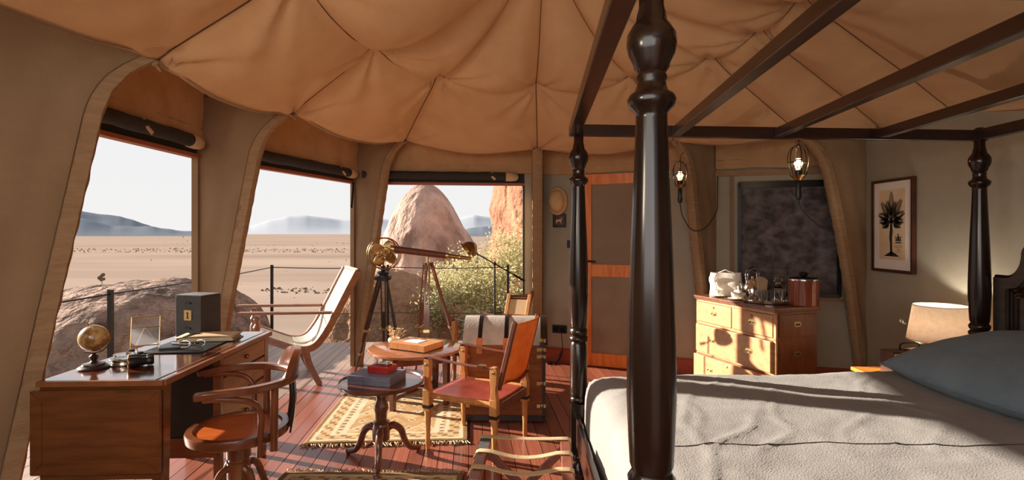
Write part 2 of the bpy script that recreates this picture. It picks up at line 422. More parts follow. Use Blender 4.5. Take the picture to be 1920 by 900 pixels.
# ---------------- fins: canvas buttresses round the leaning tent poles, each with its bound edge
PROF = [(0, .055), (1.0, .228), (1.88, .390), (1.98, .425), (2.08, .495), (2.16, .60)]
def lerp_prof(z, top):
    for (z0, s0), (z1, s1) in zip(PROF[:-1], PROF[1:]):
        if z <= z1:
            return s0+(s1-s0)*(z-z0)/(z1-z0)
    return PROF[-1][1]+(z-2.16)*.8
FINS = []
def fin(n, P, u, th, ztop=2.16, stop=.6, label='', under=0):
    u = Vector(u).normalized(); g = sgroup('trim_%d' % n, (P.x, P.y, 0), math.atan2(u.y, u.x), label)
    sc_ = stop/.60
    def s(z):
        q = lerp_prof(min(z, 2.16)*1.0 if ztop == 2.16 else z*2.16/ztop, ztop)
        return q*(1+(sc_-1)*(z/ztop)**2)
    body = B(); NZ = 26
    zt = ztop+.10
    for sd in (-1, 1):
        def f(a, c, sd=sd):
            z = c*zt; e = s(min(z, ztop))
            if z > ztop: e += (z-ztop)*.9
            x = -.02+a*(e+.02)
            y = sd*(th/2)*(1-.0*a)+sd*.012*math.sin(PI*a)*math.sin(7*z+n*2)+.006*math.sin(9*z*(1-a)+n)*math.sin(PI*a)
            return (x, y, z)
        body.grid(f, 10, NZ)
    body.build('fin_panel', 'fin_canvas', g, smooth=60)
    hem = B()
    def h(a, c):
        z = c*zt; e = s(min(z, ztop))
        if z > ztop: e += (z-ztop)*.9
        e += .004+.0012*math.sin(z*60+n)+.0015*math.sin(z*37)
        return (e+(.006 if abs(a-.5) < .3 else -.004), (a-.5)*(th+.012), z)
    hem.grid(h, 4, 120)
    # the stitched return of the binding on both faces
    for sd in (-1, 1):
        def h2(a, c, sd=sd):
            z = c*zt; e = s(min(z, ztop))
            if z > ztop: e += (z-ztop)*.9
            return (e+.002-a*.06, sd*(th/2+.007+.003*math.sin(z*55+n+a)), z)
        hem.grid(h2, 2, 120)
    hem.build('hem_binding', 'hem_canvas', g, smooth=60)
    st = B()
    for sd in (-1, 1):
        st.tube([(s(c*ztop/40)-.062, sd*(th/2+.011), c*ztop/40) for c in range(41)], .0013, 4)
    st.build('seam', 'seam_thread', g)
    FINS.append(g)
    q = s(ztop); return Vector((P.x+u.x*q, P.y+u.y*q, ztop))
Q1 = fin(1, P1, (.72, .70), .05, 2.16, .585, 'canvas-covered leaning tent pole left of the desk')
Q2 = fin(2, P2, (1, .02), .05, 2.16, .61, 'canvas-covered leaning tent pole behind the desk')
Q3 = fin(3, P3, (.9, -.4), .05, 2.25, .60, 'canvas-covered leaning tent pole behind the brass fan')
Q4 = fin(4, P4, (-.05, -1), .085, 2.16, .57, 'canvas-covered tent pole between window and hat')
Q5 = fin(5, P5, (-.8, -.6), .07, 2.16, .57, 'canvas-covered leaning tent pole left of the chest of drawers')
Q6 = fin(6, P6, (-.9, -.41), .06, 2.16, .84, 'canvas-covered leaning tent pole right of the gauze window')
print('Q', [tuple(round(c, 2) for c in q) for q in (Q1, Q2, Q3, Q4, Q5, Q6)])

# ---------------- valances over the bays
def valance(n, a, c, t0, t1, zlo, zhi, label, seed):
    rz, L = wall_frame(a, c); t1 = L-t1
    b = B()
    def f(u, v):
        x = t0+u*(t1-t0); q = (1-v)
        y = -.035-.012*fbm((x*5, v*4, seed), 1, 3)-.012*math.sin(x*19+seed+2*v)*q*(.5+.5*noise.noise((x*3, 0, seed)))
        z = zlo+v*(zhi-zlo)+(.012*noise.noise((x*4, seed, 0)) if v == 0 else 0)
        return (x, y, z)
    b.grid(f, 90, 16)
    o = b.build('trim_%d' % n, 'valance_canvas', smooth=80, solid=.006); o.location = (a.x, a.y, 0); o.rotation_euler.z = rz
    struct(o, label)
    h = B().tube([f(i/90, .16) for i in range(91)], .003, 4); h.build('seam', 'seam_thread', o)
valance(7, P1, P2, .02, .02, 1.97, 2.45, 'brown canvas valance over the window beside the desk', 1)
valance(8, P2, P3, .02, .02, 1.975, 2.45, 'brown canvas valance over the window behind the lounger', 5)
valance(9, P3, P4, .02, .03, 1.975, 2.45, 'brown canvas valance over the window facing the dome', 9)
valance(10, P4, P5, .05, .02, 1.955, 2.45, 'brown canvas valance over the pine door', 13)
valance(11, P5, P6, .03, .02, 1.945, 2.45, 'crumpled canvas valance over the gauze window', 17)
# beam behind the gauze-window valance
rz, L = wall_frame(P5, P6)
o = B().box(.03, L, -.03, -.001, 1.88, 1.93).build('trim_12', 'hem_canvas', smooth=0); o.location = (P5.x, P5.y, 0); o.rotation_euler.z = rz; struct(o, 'pale canvas-covered beam above the gauze window')
o = B().box(.03, L, -.012, -.001, .74, .765).build('trim_13', 'hem_canvas', smooth=0); o.location = (P5.x, P5.y, 0); o.rotation_euler.z = rz; struct(o, 'pale seam strip under the gauze window')
o = B().box(.16, .19, -.02, -.001, .15, 1.9).build('trim_14', 'fin_canvas', smooth=0); o.location = (P5.x, P5.y, 0); o.rotation_euler.z = rz; struct(o, 'upright canvas seam left of the gauze window')

# ---------------- rolled blinds under the valances
for k in range(3):
    a, rz, L, j0, j1 = WIN[k]
    g = thing('rolled_blind', ['dark rolled blind above the window beside the desk', 'dark rolled blind above the window behind the cane lounger', 'dark rolled blind above the window facing the granite dome'][k], 'blind', (a.x, a.y, 0), rz, 'rolled window blinds')
    x0, x1 = j0+.02, L-j1-.03
    xe = x1-.17
    r = .042
    M = Matrix.Rotation(PI/2, 3, 'Y')
    b = B(); b.tube([(x0+(xe-x0)*i/24, -.065, 1.94+.002*math.sin(i*1.3)) for i in range(25)], lambda t: r*(1+.025*math.sin(t*23)), 12); b.build('roll', 'blind_mesh', g)
    b = B(); b.tube([(xe-.005, -.065, 1.935), (xe+.04, -.065, 1.935), (xe+.10, -.066, 1.932), (xe+.125, -.066, 1.93)], [r+.004, r+.006, r*.95, r*.5], 12); b.build('roll_end', 'cream_canvas', g)
    b = B(); q = x0+(xe-x0)*(.62 if k == 0 else .9)
    b.strap([(q+.03, -.115, 1.90), (q, -.109, 1.925), (q-.01, -.09, 1.975)], .025, .003, up=(0, 1, 0)); b.build('strap', 'cream_canvas', g)
    if k == 1:
        b = B(); b.strap(spline([(x1-.035, -.03, 1.86), (x1-.06, -.04, 1.76), (x1-.075, -.04, 1.66), (x1-.085, -.04, 1.60)]), .03, .004, up=(0, 1, 0)); b.build('tie_strap', 'black_leather', g)

# ---------------- ceiling: swagged liner panels
ceil = sgroup('ceiling', (0, 0, 0), 0, 'swagged tan canvas tent liner drawn up at rings of nodes')
AP = Vector((.2, 3.35, 3.2))
E = [Vector((-1.72, -1.0, 2.16)), Q1, Q2, Q3, Q4, Q5, Q6, Vector((3.05, 4.42, 2.22)), Vector((3.07, 3.72, 2.2)), Vector((3.09, 2.2, 2.13)), Vector((3.09, -1.0, 2.13))]
NN = [Vector((-.98, -1.0, 2.58)), Vector((-.98, 2.42, 2.58)), px(700, 80, 3.36), px(820, 135, 3.97), px(1005, 152, 4.2), px(1185, 138, 4.04), px(1335, 100, 3.56), Vector((1.50, 3.22, 2.6)), Vector((1.52, 2.8, 2.62)), Vector((1.55, 1.9, 2.6)), Vector((1.55, -1.0, 2.6))]
RR = [Vector((.2, -1.0, 3.1)), Vector((.2, 2.55, 3.16))]+[AP]*5+[AP, Vector((.2, 3.1, 3.19)), Vector((.2, 2.1, 3.14)), Vector((.2, -1.0, 3.1))]
def ripple(ang, r, W):
    return (math.sin(ang*9+.4)+.7*math.sin(ang*15+1.1))*min(r/.10, 1)*math.exp(-r/.45)*.026*max(0, 1-W)
def pinned(du, dv, uu):          # cloth falling away from a node where it is drawn up, with gathers
    r = math.hypot(du, dv); a = math.atan2(dv, du)
    return ripple(a, r, uu)-.075*(math.exp(-r/.40)-math.exp(-r/.09))*(1-uu)
def low(i):
    e0, e1, n0, n1 = E[i], E[i+1], NN[i], NN[i+1]; W = (e1-e0).length; H0 = (n0-e0).length; H1 = (n1-e1).length; Wn = (n1-n0).length
    se = .075*min(W, 1.4); s2 = .09*min(1.2, Wn)
    def f(u, v):
        p = (e0*(1-u)+e1*u)*(1-v)+(n0*(1-u)+n1*u)*v
        k = 4*u*(1-u); H = H0*(1-u)+H1*u
        dz = -(se*(1-v)+s2*v)*k - .05*math.sin(PI*v)*k
        for uu in (u, 1-u):
            dz += pinned(uu*(W*(1-v)+Wn*v), (1-v)*H, uu)
            a = math.atan2(v*H, uu*W); r = math.hypot(v*H, uu*W); dz += .8*ripple(a, r, uu)
        dz += .006*noise.noise((p.x*2.2, p.y*2.2, 1))
        return p+Vector((0, 0, dz))
    return f
def high(i):
    n0, n1, r0, r1 = NN[i], NN[i+1], RR[i], RR[i+1]; W = (n1-n0).length
    s2 = .09*min(1.2, W)
    H0 = (r0-n0).length; H1 = (r1-n1).length
    def f(u, v):
        p = (n0*(1-u)+n1*u)*(1-v)+(r0*(1-u)+r1*u)*v
        k = 4*u*(1-u); H = H0*(1-u)+H1*u
        dz = -s2*k*(1-v)-.15*min(W, 1.3)*math.sin(PI*v**.66)*k
        dz -= .13*math.sin(PI*v)
        for uu in (u, 1-u):
            dz += pinned(uu*W, v*H, uu)*(1-v)
        return p+Vector((0, 0, dz))
    return f
seams = B()
for i in range(10):
    for fn in (low(i), high(i)):
        b = B(); b.grid(fn, 48, 30)
        b.build('canvas_panel', 'liner_canvas', ceil, smooth=0 or 180)
    lo_, hi_ = low(i), high(i)
    for fn in (lo_, hi_):
        if 0 < i: seams.tube([fn(0, k/24)-Vector((0, 0, .002)) for k in range(25)], .0045, 5)
    seams.tube([lo_(k/30, 1)-Vector((0, 0, .002)) for k in range(31)], .0035, 5)
    b = B()                                   # narrow hem at the hanging edge, then the skirt out to the wall head
    def sk(u, v, lo_=lo_, i=i):
        p = lo_(u, 0)
        o = p.copy(); c = Vector((.3, min(3.4, max(.5, p.y)), 0)); d = Vector((p.x-c.x, p.y-c.y, 0)).normalized()
        return p+d*(.95*v)+Vector((0, 0, .02+(WT-.02-p.z)*min(1, v*1.2)))
    if i < 6: b.grid(sk, 24, 4); b.build('canvas_skirt', 'liner_canvas', ceil, smooth=180)
    h = B(); h.strap([lo_(k/30, .012)-Vector((0, 0, .003)) for k in range(31)], .03, .004); h.build('hem', 'hem_canvas', ceil)
seams.build('seam', 'seam_thread', ceil)
# knots where the liner is tied to the poles
for q in (Q1, Q2, Q3, Q4, Q5):
    b = B(); b.ball(q+Vector((0, 0, -.005)), .022, 10, 6).tube(spline([q, q+Vector((.02, -.01, -.035)), q+Vector((.03, 0, -.05))], 4), .006, 5); b.build('tie_knot', 'hem_canvas', ceil)

# outer fly roof over the liner
fb = B(); eave = [Vector((p.x, p.y)) for p in (P0, P1, P2, P3, P4, P5, P6, P7, P8)]
rg = [Vector((.3, -1.1)), Vector((.3, 2.1))]+[Vector((.3, 3.3))]*5+[Vector((.3, 2.1)), Vector((.3, -1.1))]
for e, r_ in zip(eave, rg):
    d = (e-r_).normalized(); o_ = e+d*.12; fb.v += [(o_.x, o_.y, 2.47), ((o_.x+r_.x)/2, (o_.y+r_.y)/2, 2.98), (r_.x, r_.y, 3.55)]
for k in range(8): fb.f += [(k*3, k*3+3, k*3+4, k*3+1), (k*3+1, k*3+4, k*3+5, k*3+2)]
struct(fb.build('roof', 'fly_canvas', smooth=0), 'canvas fly roof stretched over the tent')
# ---------------- door
rz, L = wall_frame(P4, P5)
door = sgroup('door_1', (P4.x, P4.y, 0), rz, 'orange pine door with two grey canvas panels')
t0, t1, zt = .474, 1.235, 1.945
b = B().box(t0-.004, t0+.115, -.05, -.005, .01, zt); b.build('stile', 'door_pine', door, smooth=0, bevel=.003)
b = B().box(t1-.085, t1, -.05, -.005, .01, zt); b.build('stile', 'door_pine', door, smooth=0, bevel=.003)
for z0, z1 in ((.01, .14), (.91, 1.035), (zt-.105, zt)):
    b = B().box(t0+.115, t1-.085, -.048, -.006, z0, z1); b.build('rail', 'door_pine', door, smooth=0, bevel=.003)
for z0, z1 in ((.14, .91), (1.035, zt-.105)):
    b = B().box(t0+.113, t1-.083, -.032, -.012, z0, z1); b.build('door_panel', 'door_panel', door, smooth=0)
b = B().tube([(t0+.05, -.05, 1.07), (t0+.05, -.10, 1.07)], .012, 10).tube([(t0+.05, -.10, 1.07), (t0+.17, -.105, 1.065)], .010, 10).lathe([(.026, 0), (.026, .006), (.012, .012)], (t0+.05, -.05, 1.07), 14, Matrix.Rotation(PI/2, 3, 'X')); b.build('door_handle', 'dark_metal', door)
b = B().lathe([(.024, 0), (.024, .008), (.008, .016)], (t0+.05, -.05, .99), 14, Matrix.Rotation(PI/2, 3, 'X')); b.build('lock_plate', 'old_brass', door)

# ---------------- dark gauze window and the rock close behind it
rz, L = wall_frame(P5, P6)
g = sgroup('window_4', (P5.x, P5.y, 0), rz, 'dark framed gauze window with rock behind it')
x0, x1, z0, z1 = .235, 1.066, .784, 1.816
b = B().box(x0-.01, x0+.022, -.012, .03, z0, z1).box(x1-.022, x1+.01, -.012, .03, z0, z1).box(x0, x1, -.012, .03, z0-.01, z0+.025).box(x0, x1, -.012, .03, z1-.05, z1+.01)
b.build('window_frame', 'plastic_black', g, smooth=0)
b = B(); b.grid(lambda u, v: (x0+.02+u*(x1-x0-.04), .012+.003*noise.noise((u*3, v*3, 2)), z0+.02+v*(z1-z0-.06)), 20, 24); b.build('gauze_pane', 'screen_gauze', g)
# ------------------------------------------------------------------ outside
def gz(x, y):
    r = math.hypot(x, y-3)
    t = min(max((r-6)/32, 0), 1)
    return -.75-7.25*(t*t*(3-2*t))**.8+.25*fbm((x*.12, y*.12, 3), 1, 3)*min(1, r/20)
b = B()
radii = [0, 2, 4, 5, 6, 7, 8, 9, 10.5, 12, 14, 17, 20, 25, 30, 36, 44, 55, 70, 90, 120, 160, 220, 300, 450, 700, 1100, 1800, 3000, 6000, 12000]
nA = 128
for r in radii:
    for k in range(nA):
        x = r*math.cos(2*PI*k/nA); y = 3+r*math.sin(2*PI*k/nA)
        b.v.append((x, y, gz(x, y)))
for i in range(len(radii)-1):
    for k in range(nA):
        l = (k+1) % nA; b.f.append((i*nA+k, i*nA+l, (i+1)*nA+l, (i+1)*nA+k))
struct(b.build('ground', 'plain_sand', smooth=180), 'wide pale desert plain beyond the deck')

def ridge(name, D, pts, m, label, depth=400):
    b = B(); n = 0
    P = []
    for i in range(len(pts)-1):
        for k in range(8):
            t = k/8; x = pts[i][0]*(1-t)+pts[i+1][0]*t; y = pts[i][1]*(1-t)+pts[i+1][1]*t
            y += (1.3 if D < 4000 else .5)*noise.noise((x*.045, D*.001, 1))*min(1, (440-y)/12) if y < 440 else 0
            P.append((x, y))
    P.append(pts[-1])
    prof = [(-1.6, 0), (-1.0, .18), (-.55, .5), (-.25, .82), (0, 1), (.3, .8), (1, .2), (1.5, 0)]
    for x, y in P:
        top = px(x, y, D)
        for q, hh in prof:
            yy = D+q*depth*.5
            jit = (.12 if D < 4000 else .03)*noise.noise((x*.03, q*3, D*.01))*(1-abs(2*hh-1))
            b.v.append((top.x*yy/D, yy, -8+(top.z+8)*max(0, hh+jit)))
    m_ = len(prof)
    for i in range(len(P)-1):
        for k in range(m_-1): b.f.append((i*m_+k, (i+1)*m_+k, (i+1)*m_+k+1, i*m_+k+1))
    tag(b.build(name, m, smooth=180), label, 'hill', 'distant hills', 'structure')
ridge('hill', 2600, [(-900, 440), (-620, 424), (-300, 404), (-60, 398), (60, 402), (140, 394), (180, 401), (225, 405), (250, 412), (285, 425), (340, 434), (430, 439)], 'hill_near_haze', 'blue-grey hill ridge at far left of the plain', 700)
ridge('hill', 2000, [(-700, 440), (-420, 428), (-80, 410), (40, 412), (120, 403), (160, 410), (210, 424), (240, 424), (290, 425), (330, 432), (375, 434), (440, 440)], 'hill_near_haze', 'darker low foothill in front of the left ridge', 500)
ridge('hill', 5000, [(380, 436), (470, 424), (500, 414), (540, 405), (575, 404), (600, 407), (640, 412), (690, 408), (730, 412), (800, 405), (860, 408), (890, 403), (940, 411), (1010, 418), (1090, 430)], 'hill_far_haze', 'mountains with haze painted into their pale colour beyond the plain', 900)
ridge('hill', 1800, [(780, 440), (850, 436), (880, 428), (905, 424), (930, 426), (960, 430), (1010, 438)], 'hill_near_haze', 'small grey hill right of the granite dome', 400)

# bands of scrub on the plain
def scrub_band(y0, y1, x0, x1, n, seed, size):
    r = random.Random(seed); b = B()
    for _ in range(n):
        x = r.uniform(x0, x1); y = r.uniform(y0, y1)
        d = 9.35/(y-437)*1000; p = px(x, y, d); s = size*d/1000*r.uniform(.5, 1.4)
        k = len(b.v)
        b.add([(p.x-s*1.3, p.y, p.z-.2), (p.x+s*1.3, p.y, p.z-.2), (p.x, p.y+s, p.z-.2), (p.x, p.y-s, p.z-.2), (p.x-s*.5, p.y, p.z+s), (p.x+s*.6, p.y, p.z+s*.8), (p.x, p.y-s*.3, p.z+s*.95)],
              [(0, 3, 4), (3, 6, 4), (3, 1, 5), (3, 5, 6), (1, 2, 5), (2, 0, 4), (2, 4, 6), (2, 6, 5)])
    tag(b.build('scrub', 'scrub', smooth=180), 'low dry scrub dotted in a band across the plain', 'scrub', kind='stuff')
scrub_band(466, 474, 100, 1000, 500, 1, 1.5)
scrub_band(455, 462, 300, 1000, 140, 4, .8)
scrub_band(541, 551, 490, 1000, 220, 2, 3.0)
scrub_band(440, 600, 60, 1000, 45, 3, 1.2)
tr = thing('lone_tree', 'tiny lone tree standing far out on the plain', 'tree', px(191, 533, 97))
b = B().tube([(0, 0, -.3), (.05, 0, .8), (0, 0, 1.3)], .09, 6); b.build('trunk', 'bark_pale', tr)
b = B(); r_ = random.Random(5)
for _ in range(7): b.ball((r_.uniform(-.3, .3), r_.uniform(-.3, .3), 1.2+r_.uniform(-.3, .7)), r_.uniform(.2, .36), 8, 6)
b.build('crown', 'scrub', tr)

# boulders
def boulder(name, label, c, rad, m, seed, tilt=(0, 0, 0), prof=None, amp=.10, n=72, k=40, flat=0, cat='boulder'):
    M = Matrix.Translation(Vector(c)) @ Matrix.Rotation(tilt[2], 4, 'Z') @ Matrix.Rotation(tilt[1], 4, 'Y') @ Matrix.Rotation(tilt[0], 4, 'X')
    b = B()
    for j in range(k+1):
        t = j/k
        for i in range(n):
            a = 2*PI*i/n
            if prof:
                z = t; R = prof(t); dz = 1
                p = Vector((R*math.cos(a), R*math.sin(a), z))
            else:
                th = PI*t; p = Vector((math.sin(th)*math.cos(a), math.sin(th)*math.sin(a), -math.cos(th)))
                p = Vector((math.copysign(abs(p.x)**.85, p.x), math.copysign(abs(p.y)**.85, p.y), math.copysign(abs(p.z)**.85, p.z)))
            q = Vector((p.x*rad[0], p.y*rad[1], p.z*rad[2]))
            nrm = Vector((p.x, p.y, (0 if prof else p.z)))
            dsp = amp*fbm(q+Vector((seed*7, seed*3, 0)), 1.1/max(.5, min(rad[:2])), 3)+amp*.55*(.5-abs(fbm(Vector((q.x, q.y, q.z*.55))+Vector((seed, 0, 9)), 3.2/max(.6, min(rad)), 4)))
            b.v.append(tuple(M @ (q+nrm*dsp)))
    for j in range(k):
        for i in range(n):
            l = (i+1) % n; b.f.append((j*n+i, j*n+l, (j+1)*n+l, (j+1)*n+i))
    return tag(b.build(name, m, smooth=180), label, cat)
boulder('boulder', 'huge rounded granite boulder filling the view behind the desk', (-4.55, 6.5, -.42), (1.36, 1.9, 1.18), 'granite_dark', 2, (0, -.10, .12), amp=.09, n=140, k=90)
def dome_prof(t):
    return max(0.0, 1-t**2)**.5
boulder('boulder', 'tall pink granite dome behind the telescope', (-2.42, 16, -4.6), (1.95, 2.6, 7.45), 'granite_pink', 5, (0, -.025, 0), prof=dome_prof, amp=.22, n=170, k=130)
boulder('boulder', 'reddish rock cliff at the right of the garden view', (1.35, 12.2, 1.0), (1.72, 2.0, 6.0), 'granite_red', 9, (0, .0, .15), amp=.25, n=90, k=60)
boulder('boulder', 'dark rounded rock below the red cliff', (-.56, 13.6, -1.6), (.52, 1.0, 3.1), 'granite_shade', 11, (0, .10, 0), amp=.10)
boulder('boulder', 'pale sunlit sandy rock mound behind the lounger', (-2.0, 8.3, -.75), (.92, .75, 1.5), 'sandstone', 14, (0, .12, 0), amp=.10)
boulder('boulder', 'brown rock under the pale bush', (-1.05, 8.6, -1.0), (.75, .7, 1.25), 'granite_red', 16, (0, 0, .3), amp=.12)
boulder('boulder', 'dark rock close behind the gauze window', (3.6, 7.0, .8), (2.2, 1.0, 2.2), 'granite_dark', 18, (0, 0, -.28), amp=.25)

# pale bush with bleached branches
bush = thing('bush', 'pale green bush with bleached bare branches beside the granite dome', 'bush', (-.55, 8.7, -1.1))
rb = random.Random(21)
tips = []
def grow(p, d, L, r, lvl, out):
    pts = [p]; q = p.copy()
    for k in range(5):
        d = (d+Vector((rb.uniform(-.35, .35), rb.uniform(-.3, .3), rb.uniform(-.18, .3)))).normalized()
        q = q+d*(L/5); pts.append(q.copy())
        if lvl > 0 and k >= 1 and rb.random() < .75:
            grow(q.copy(), (d+Vector((rb.uniform(-1, 1), rb.uniform(-.8, .8), rb.uniform(-.1, .8)))).normalized(), L*.62, r*.55, lvl-1, out)
    out.append((pts, r))
    if lvl <= 1: tips.extend(pts[2:])
for s, d in (((-.1, 0, 0), (-.8, -.2, .7)), ((0, 0, 0), (-.35, 0, 1)), ((.15, 0, 0), (.45, .1, 1)), ((.3, 0, .1), (.7, .1, .9)), ((.1, -.2, 0), (-.9, -.5, .55)), ((.25, -.1, 0), (.2, -.3, 1))):
    out_ = []; grow(Vector(s), Vector(d).normalized(), 1.25, .05, 2, out_)
    b = B()
    for pts, r in out_: b.tube(spline(pts, 3), lambda t, r=r: r*(1-.75*t), 5)
    b.build('branch', 'bark_pale', bush)
lv = B()
def leaf_cluster(c, n, R):
    for _ in range(n):
        o = c+Vector((rb.gauss(0, R), rb.gauss(0, R), rb.gauss(0, R*.8))); s = rb.uniform(.012, .024)
        a = Vector((rb.gauss(0, 1), rb.gauss(0, 1), rb.gauss(0, 1))).normalized(); d = a.cross(Vector((rb.gauss(0, 1), rb.gauss(0, 1), rb.gauss(0, 1)))).normalized()
        lv.add([o-a*s*1.6, o+d*s*.7, o+a*s*1.6, o-d*s*.7], [(0, 1, 2, 3)])
for t in tips:
    if .95 < t.z < 1.5+.55*(t.x+.84)/1.6: leaf_cluster(t, 60, .10)
for _ in range(190):   # body of the crown, leaning up to the right
    u = rb.random(); c = Vector((-.80+1.75*u+rb.gauss(0, .12), rb.gauss(.1, .3), 1.40+.80*u**1.3+rb.gauss(0, .20))); leaf_cluster(c, 60, .11)
lv.build('foliage', 'leaf_pale', bush, smooth=0, kind='stuff')
for i, (x, y, dd) in enumerate(((455, 625, 9.0), (480, 630, 9.4), (520, 625, 10))):
    pass

# railing along the deck edge
rl = thing('deck_railing', 'thin black deck railing with two wire lines', 'railing', (0, 0, 0))
posts = [Vector((-2.86, 1.3)), Vector((-2.80, 3.72)), Vector((-2.98, 6.62)), Vector((-1.55, 6.66)), Vector((-.05, 6.66))]
for p in posts:
    b = B().box(p.x-.014, p.x+.014, p.y-.014, p.y+.014, -.1, .955); b.build('post', 'dark_metal', rl, smooth=0)
for z, r in ((.925, .006), (.36, .004)):
    b = B()
    for a, c in zip(posts[:-1], posts[1:]):
        m_ = (a+c)/2; b.tube(spline([(a.x, a.y, z), (m_.x, m_.y, z-.015), (c.x, c.y, z)], 5), r, 6)
    b.build('wire', 'dark_metal', rl)
# ------------------------------------------------------------------ four-poster bed
FF = Vector((.366, 2.93)); NF = Vector((.306, 1.17)); FH = Vector((2.70, 3.08)); NH = Vector((2.62, 1.26))
bed = thing('four_poster_bed', 'dark turned four-poster bed with open canopy frame', 'bed', (FF.x, FF.y, 0))
POST = [(.012, 0), (.036, .008), (.046, .035), (.042, .065), (.024, .088), (.022, .096), (.034, .104), (.036, .114), (.026, .124), (.024, .132), (.040, .142), (.040, .150)]
POST2 = [(.036, .425), (.046, .432), (.048, .446), (.040, .455), (.046, .465), (.047, .48), (.047, .74), (.040, .755), (.052, .765), (.053, .778), (.042, .79), (.050, .80), (.052, .815), (.042, .83), (.047, .845),
         (.050, .90), (.0535, .99), (.053, 1.06), (.050, 1.18), (.045, 1.32), (.039, 1.46), (.034, 1.60), (.034, 1.612), (.048, 1.626), (.053, 1.642), (.048, 1.652), (.036, 1.66), (.030, 1.68), (.034, 1.69), (.030, 1.70), (.038, 1.712), (.040, 1.722),
         (.050, 1.742), (.054, 1.762), (.052, 1.785), (.040, 1.805), (.034, 1.812), (.031, 1.83), (.027, 1.845), (.026, 1.95), (.018, 1.958)]
for p in (FF, NF, FH, NH):
    o3 = (p.x, p.y, 0)
    b = B().lathe(POST, o3, 28)
    b.box(p.x-.045, p.x+.045, p.y-.045, p.y+.045, .15, .42)
    b.lathe(POST2, o3, 32)
    o = b.build('post', 'bed_wood', bed, world=True, smooth=50)
zr = 1.915
b = B().bar((FF.x-.05, FF.y+.005, zr), (FH.x+.03, FH.y, zr-.005), .045, .062); b.build('canopy_rail', 'rail_wood', bed, True, smooth=0, bevel=.004)
b = B().bar((FF.x-.02, FF.y+.03, zr), (NF.x-.055, NF.y-.1, zr), .062, .05); b.build('canopy_rail', 'rail_wood', bed, True, smooth=0, bevel=.004)
b = B().bar((FH.x, FH.y+.02, zr), (NH.x, NH.y-.05, zr), .05, .062); b.build('canopy_rail', 'rail_wood', bed, True, smooth=0, bevel=.004)
b = B().bar((NF.x-.05, NF.y, zr), (NH.x, NH.y, zr), .045, .062); b.build('canopy_rail', 'rail_wood', bed, True, smooth=0, bevel=.004)
for xs in (.91, 1.49, 2.08):
    b = B().bar((xs, 2.98, zr-.005), (xs-.075*1.75, 1.2, zr-.005), .05, .05); b.build('canopy_slat', 'rail_wood', bed, True, smooth=0, bevel=.004)
# foot rail, side rails
b = B(); b.bar((FF.x-.005, FF.y-.04, .27), (NF.x+.02, NF.y+.04, .27), .03, .15); b.build('foot_rail', 'rail_wood', bed, True, smooth=0, bevel=.006)
b = B().bar((FF.x+.04, FF.y, .27), (FH.x-.04, FH.y, .27), .03, .15); b.build('side_rail', 'rail_wood', bed, True, smooth=0, bevel=.006)
b = B().bar((NF.x+.04, NF.y, .27), (NH.x-.04, NH.y, .27), .03, .15); b.build('side_rail', 'rail_wood', bed, True, smooth=0, bevel=.006)
# shaped headboard in the depth-height plane
def hb_outline(ins):
    pts = [(3.03-ins, .3), (3.03-ins, 1.10-ins*.6)]
    for k in range(9):                       # concave shoulder
        a = k/8*PI/2
        pts.append((2.955-ins*.55-.10*math.sin(a)*1.0+.0, 1.10-ins*.6+.145*(1-math.cos(a))*1.0))
    pts += [(2.85-ins*.6, 1.262-ins), (2.60, 1.275-ins)]
    for k in range(1, 12):
        t = k/12; pts.append((2.60-t*.46, 1.275-ins+.10*(.5-.5*math.cos(PI*t))))
    half = pts; mid = 2.14
    return half+[(2*mid-y, z) for y, z in reversed(half)]
def hbx(y): return 2.735+(3.08-y)*-.045
b = B(); ol = hb_outline(0)
n = len(ol); b.add([(hbx(y)-.0, y, z) for y, z in ol]+[(hbx(y)+.045, y, z) for y, z in ol], [tuple(range(n)), tuple(range(2*n-1, n-1, -1))]+[(i, (i+1) % n, n+(i+1) % n, n+i) for i in range(n)])
b.build('headboard', 'headboard_wood', bed, True, smooth=30)
for ins, r in ((.10, .012), (.125, .009), (.155, .010)):
    ol = hb_outline(ins)
    b = B().tube([(hbx(y)-.003, y, z) for y, z in ol], r, 6); b.build('moulding', 'bed_wood', bed, True)
ol = hb_outline(0)[1:-1]
b = B().strap([(hbx(y)+.022, y, z+.006) for y, z in ol], .05, .014, up=(1, 0, 0)); 
b = B(); b.tube([(hbx(y)+.02, y, z+.003) for y, z in ol], .014, 6); b.build('headboard_edge', 'bed_wood', bed, True)
b = B().box(.43, 2.66, 1.22, 2.86, .30, .50); b.build('mattress', 'linen_bag', bed, True, smooth=0, bevel=.04)

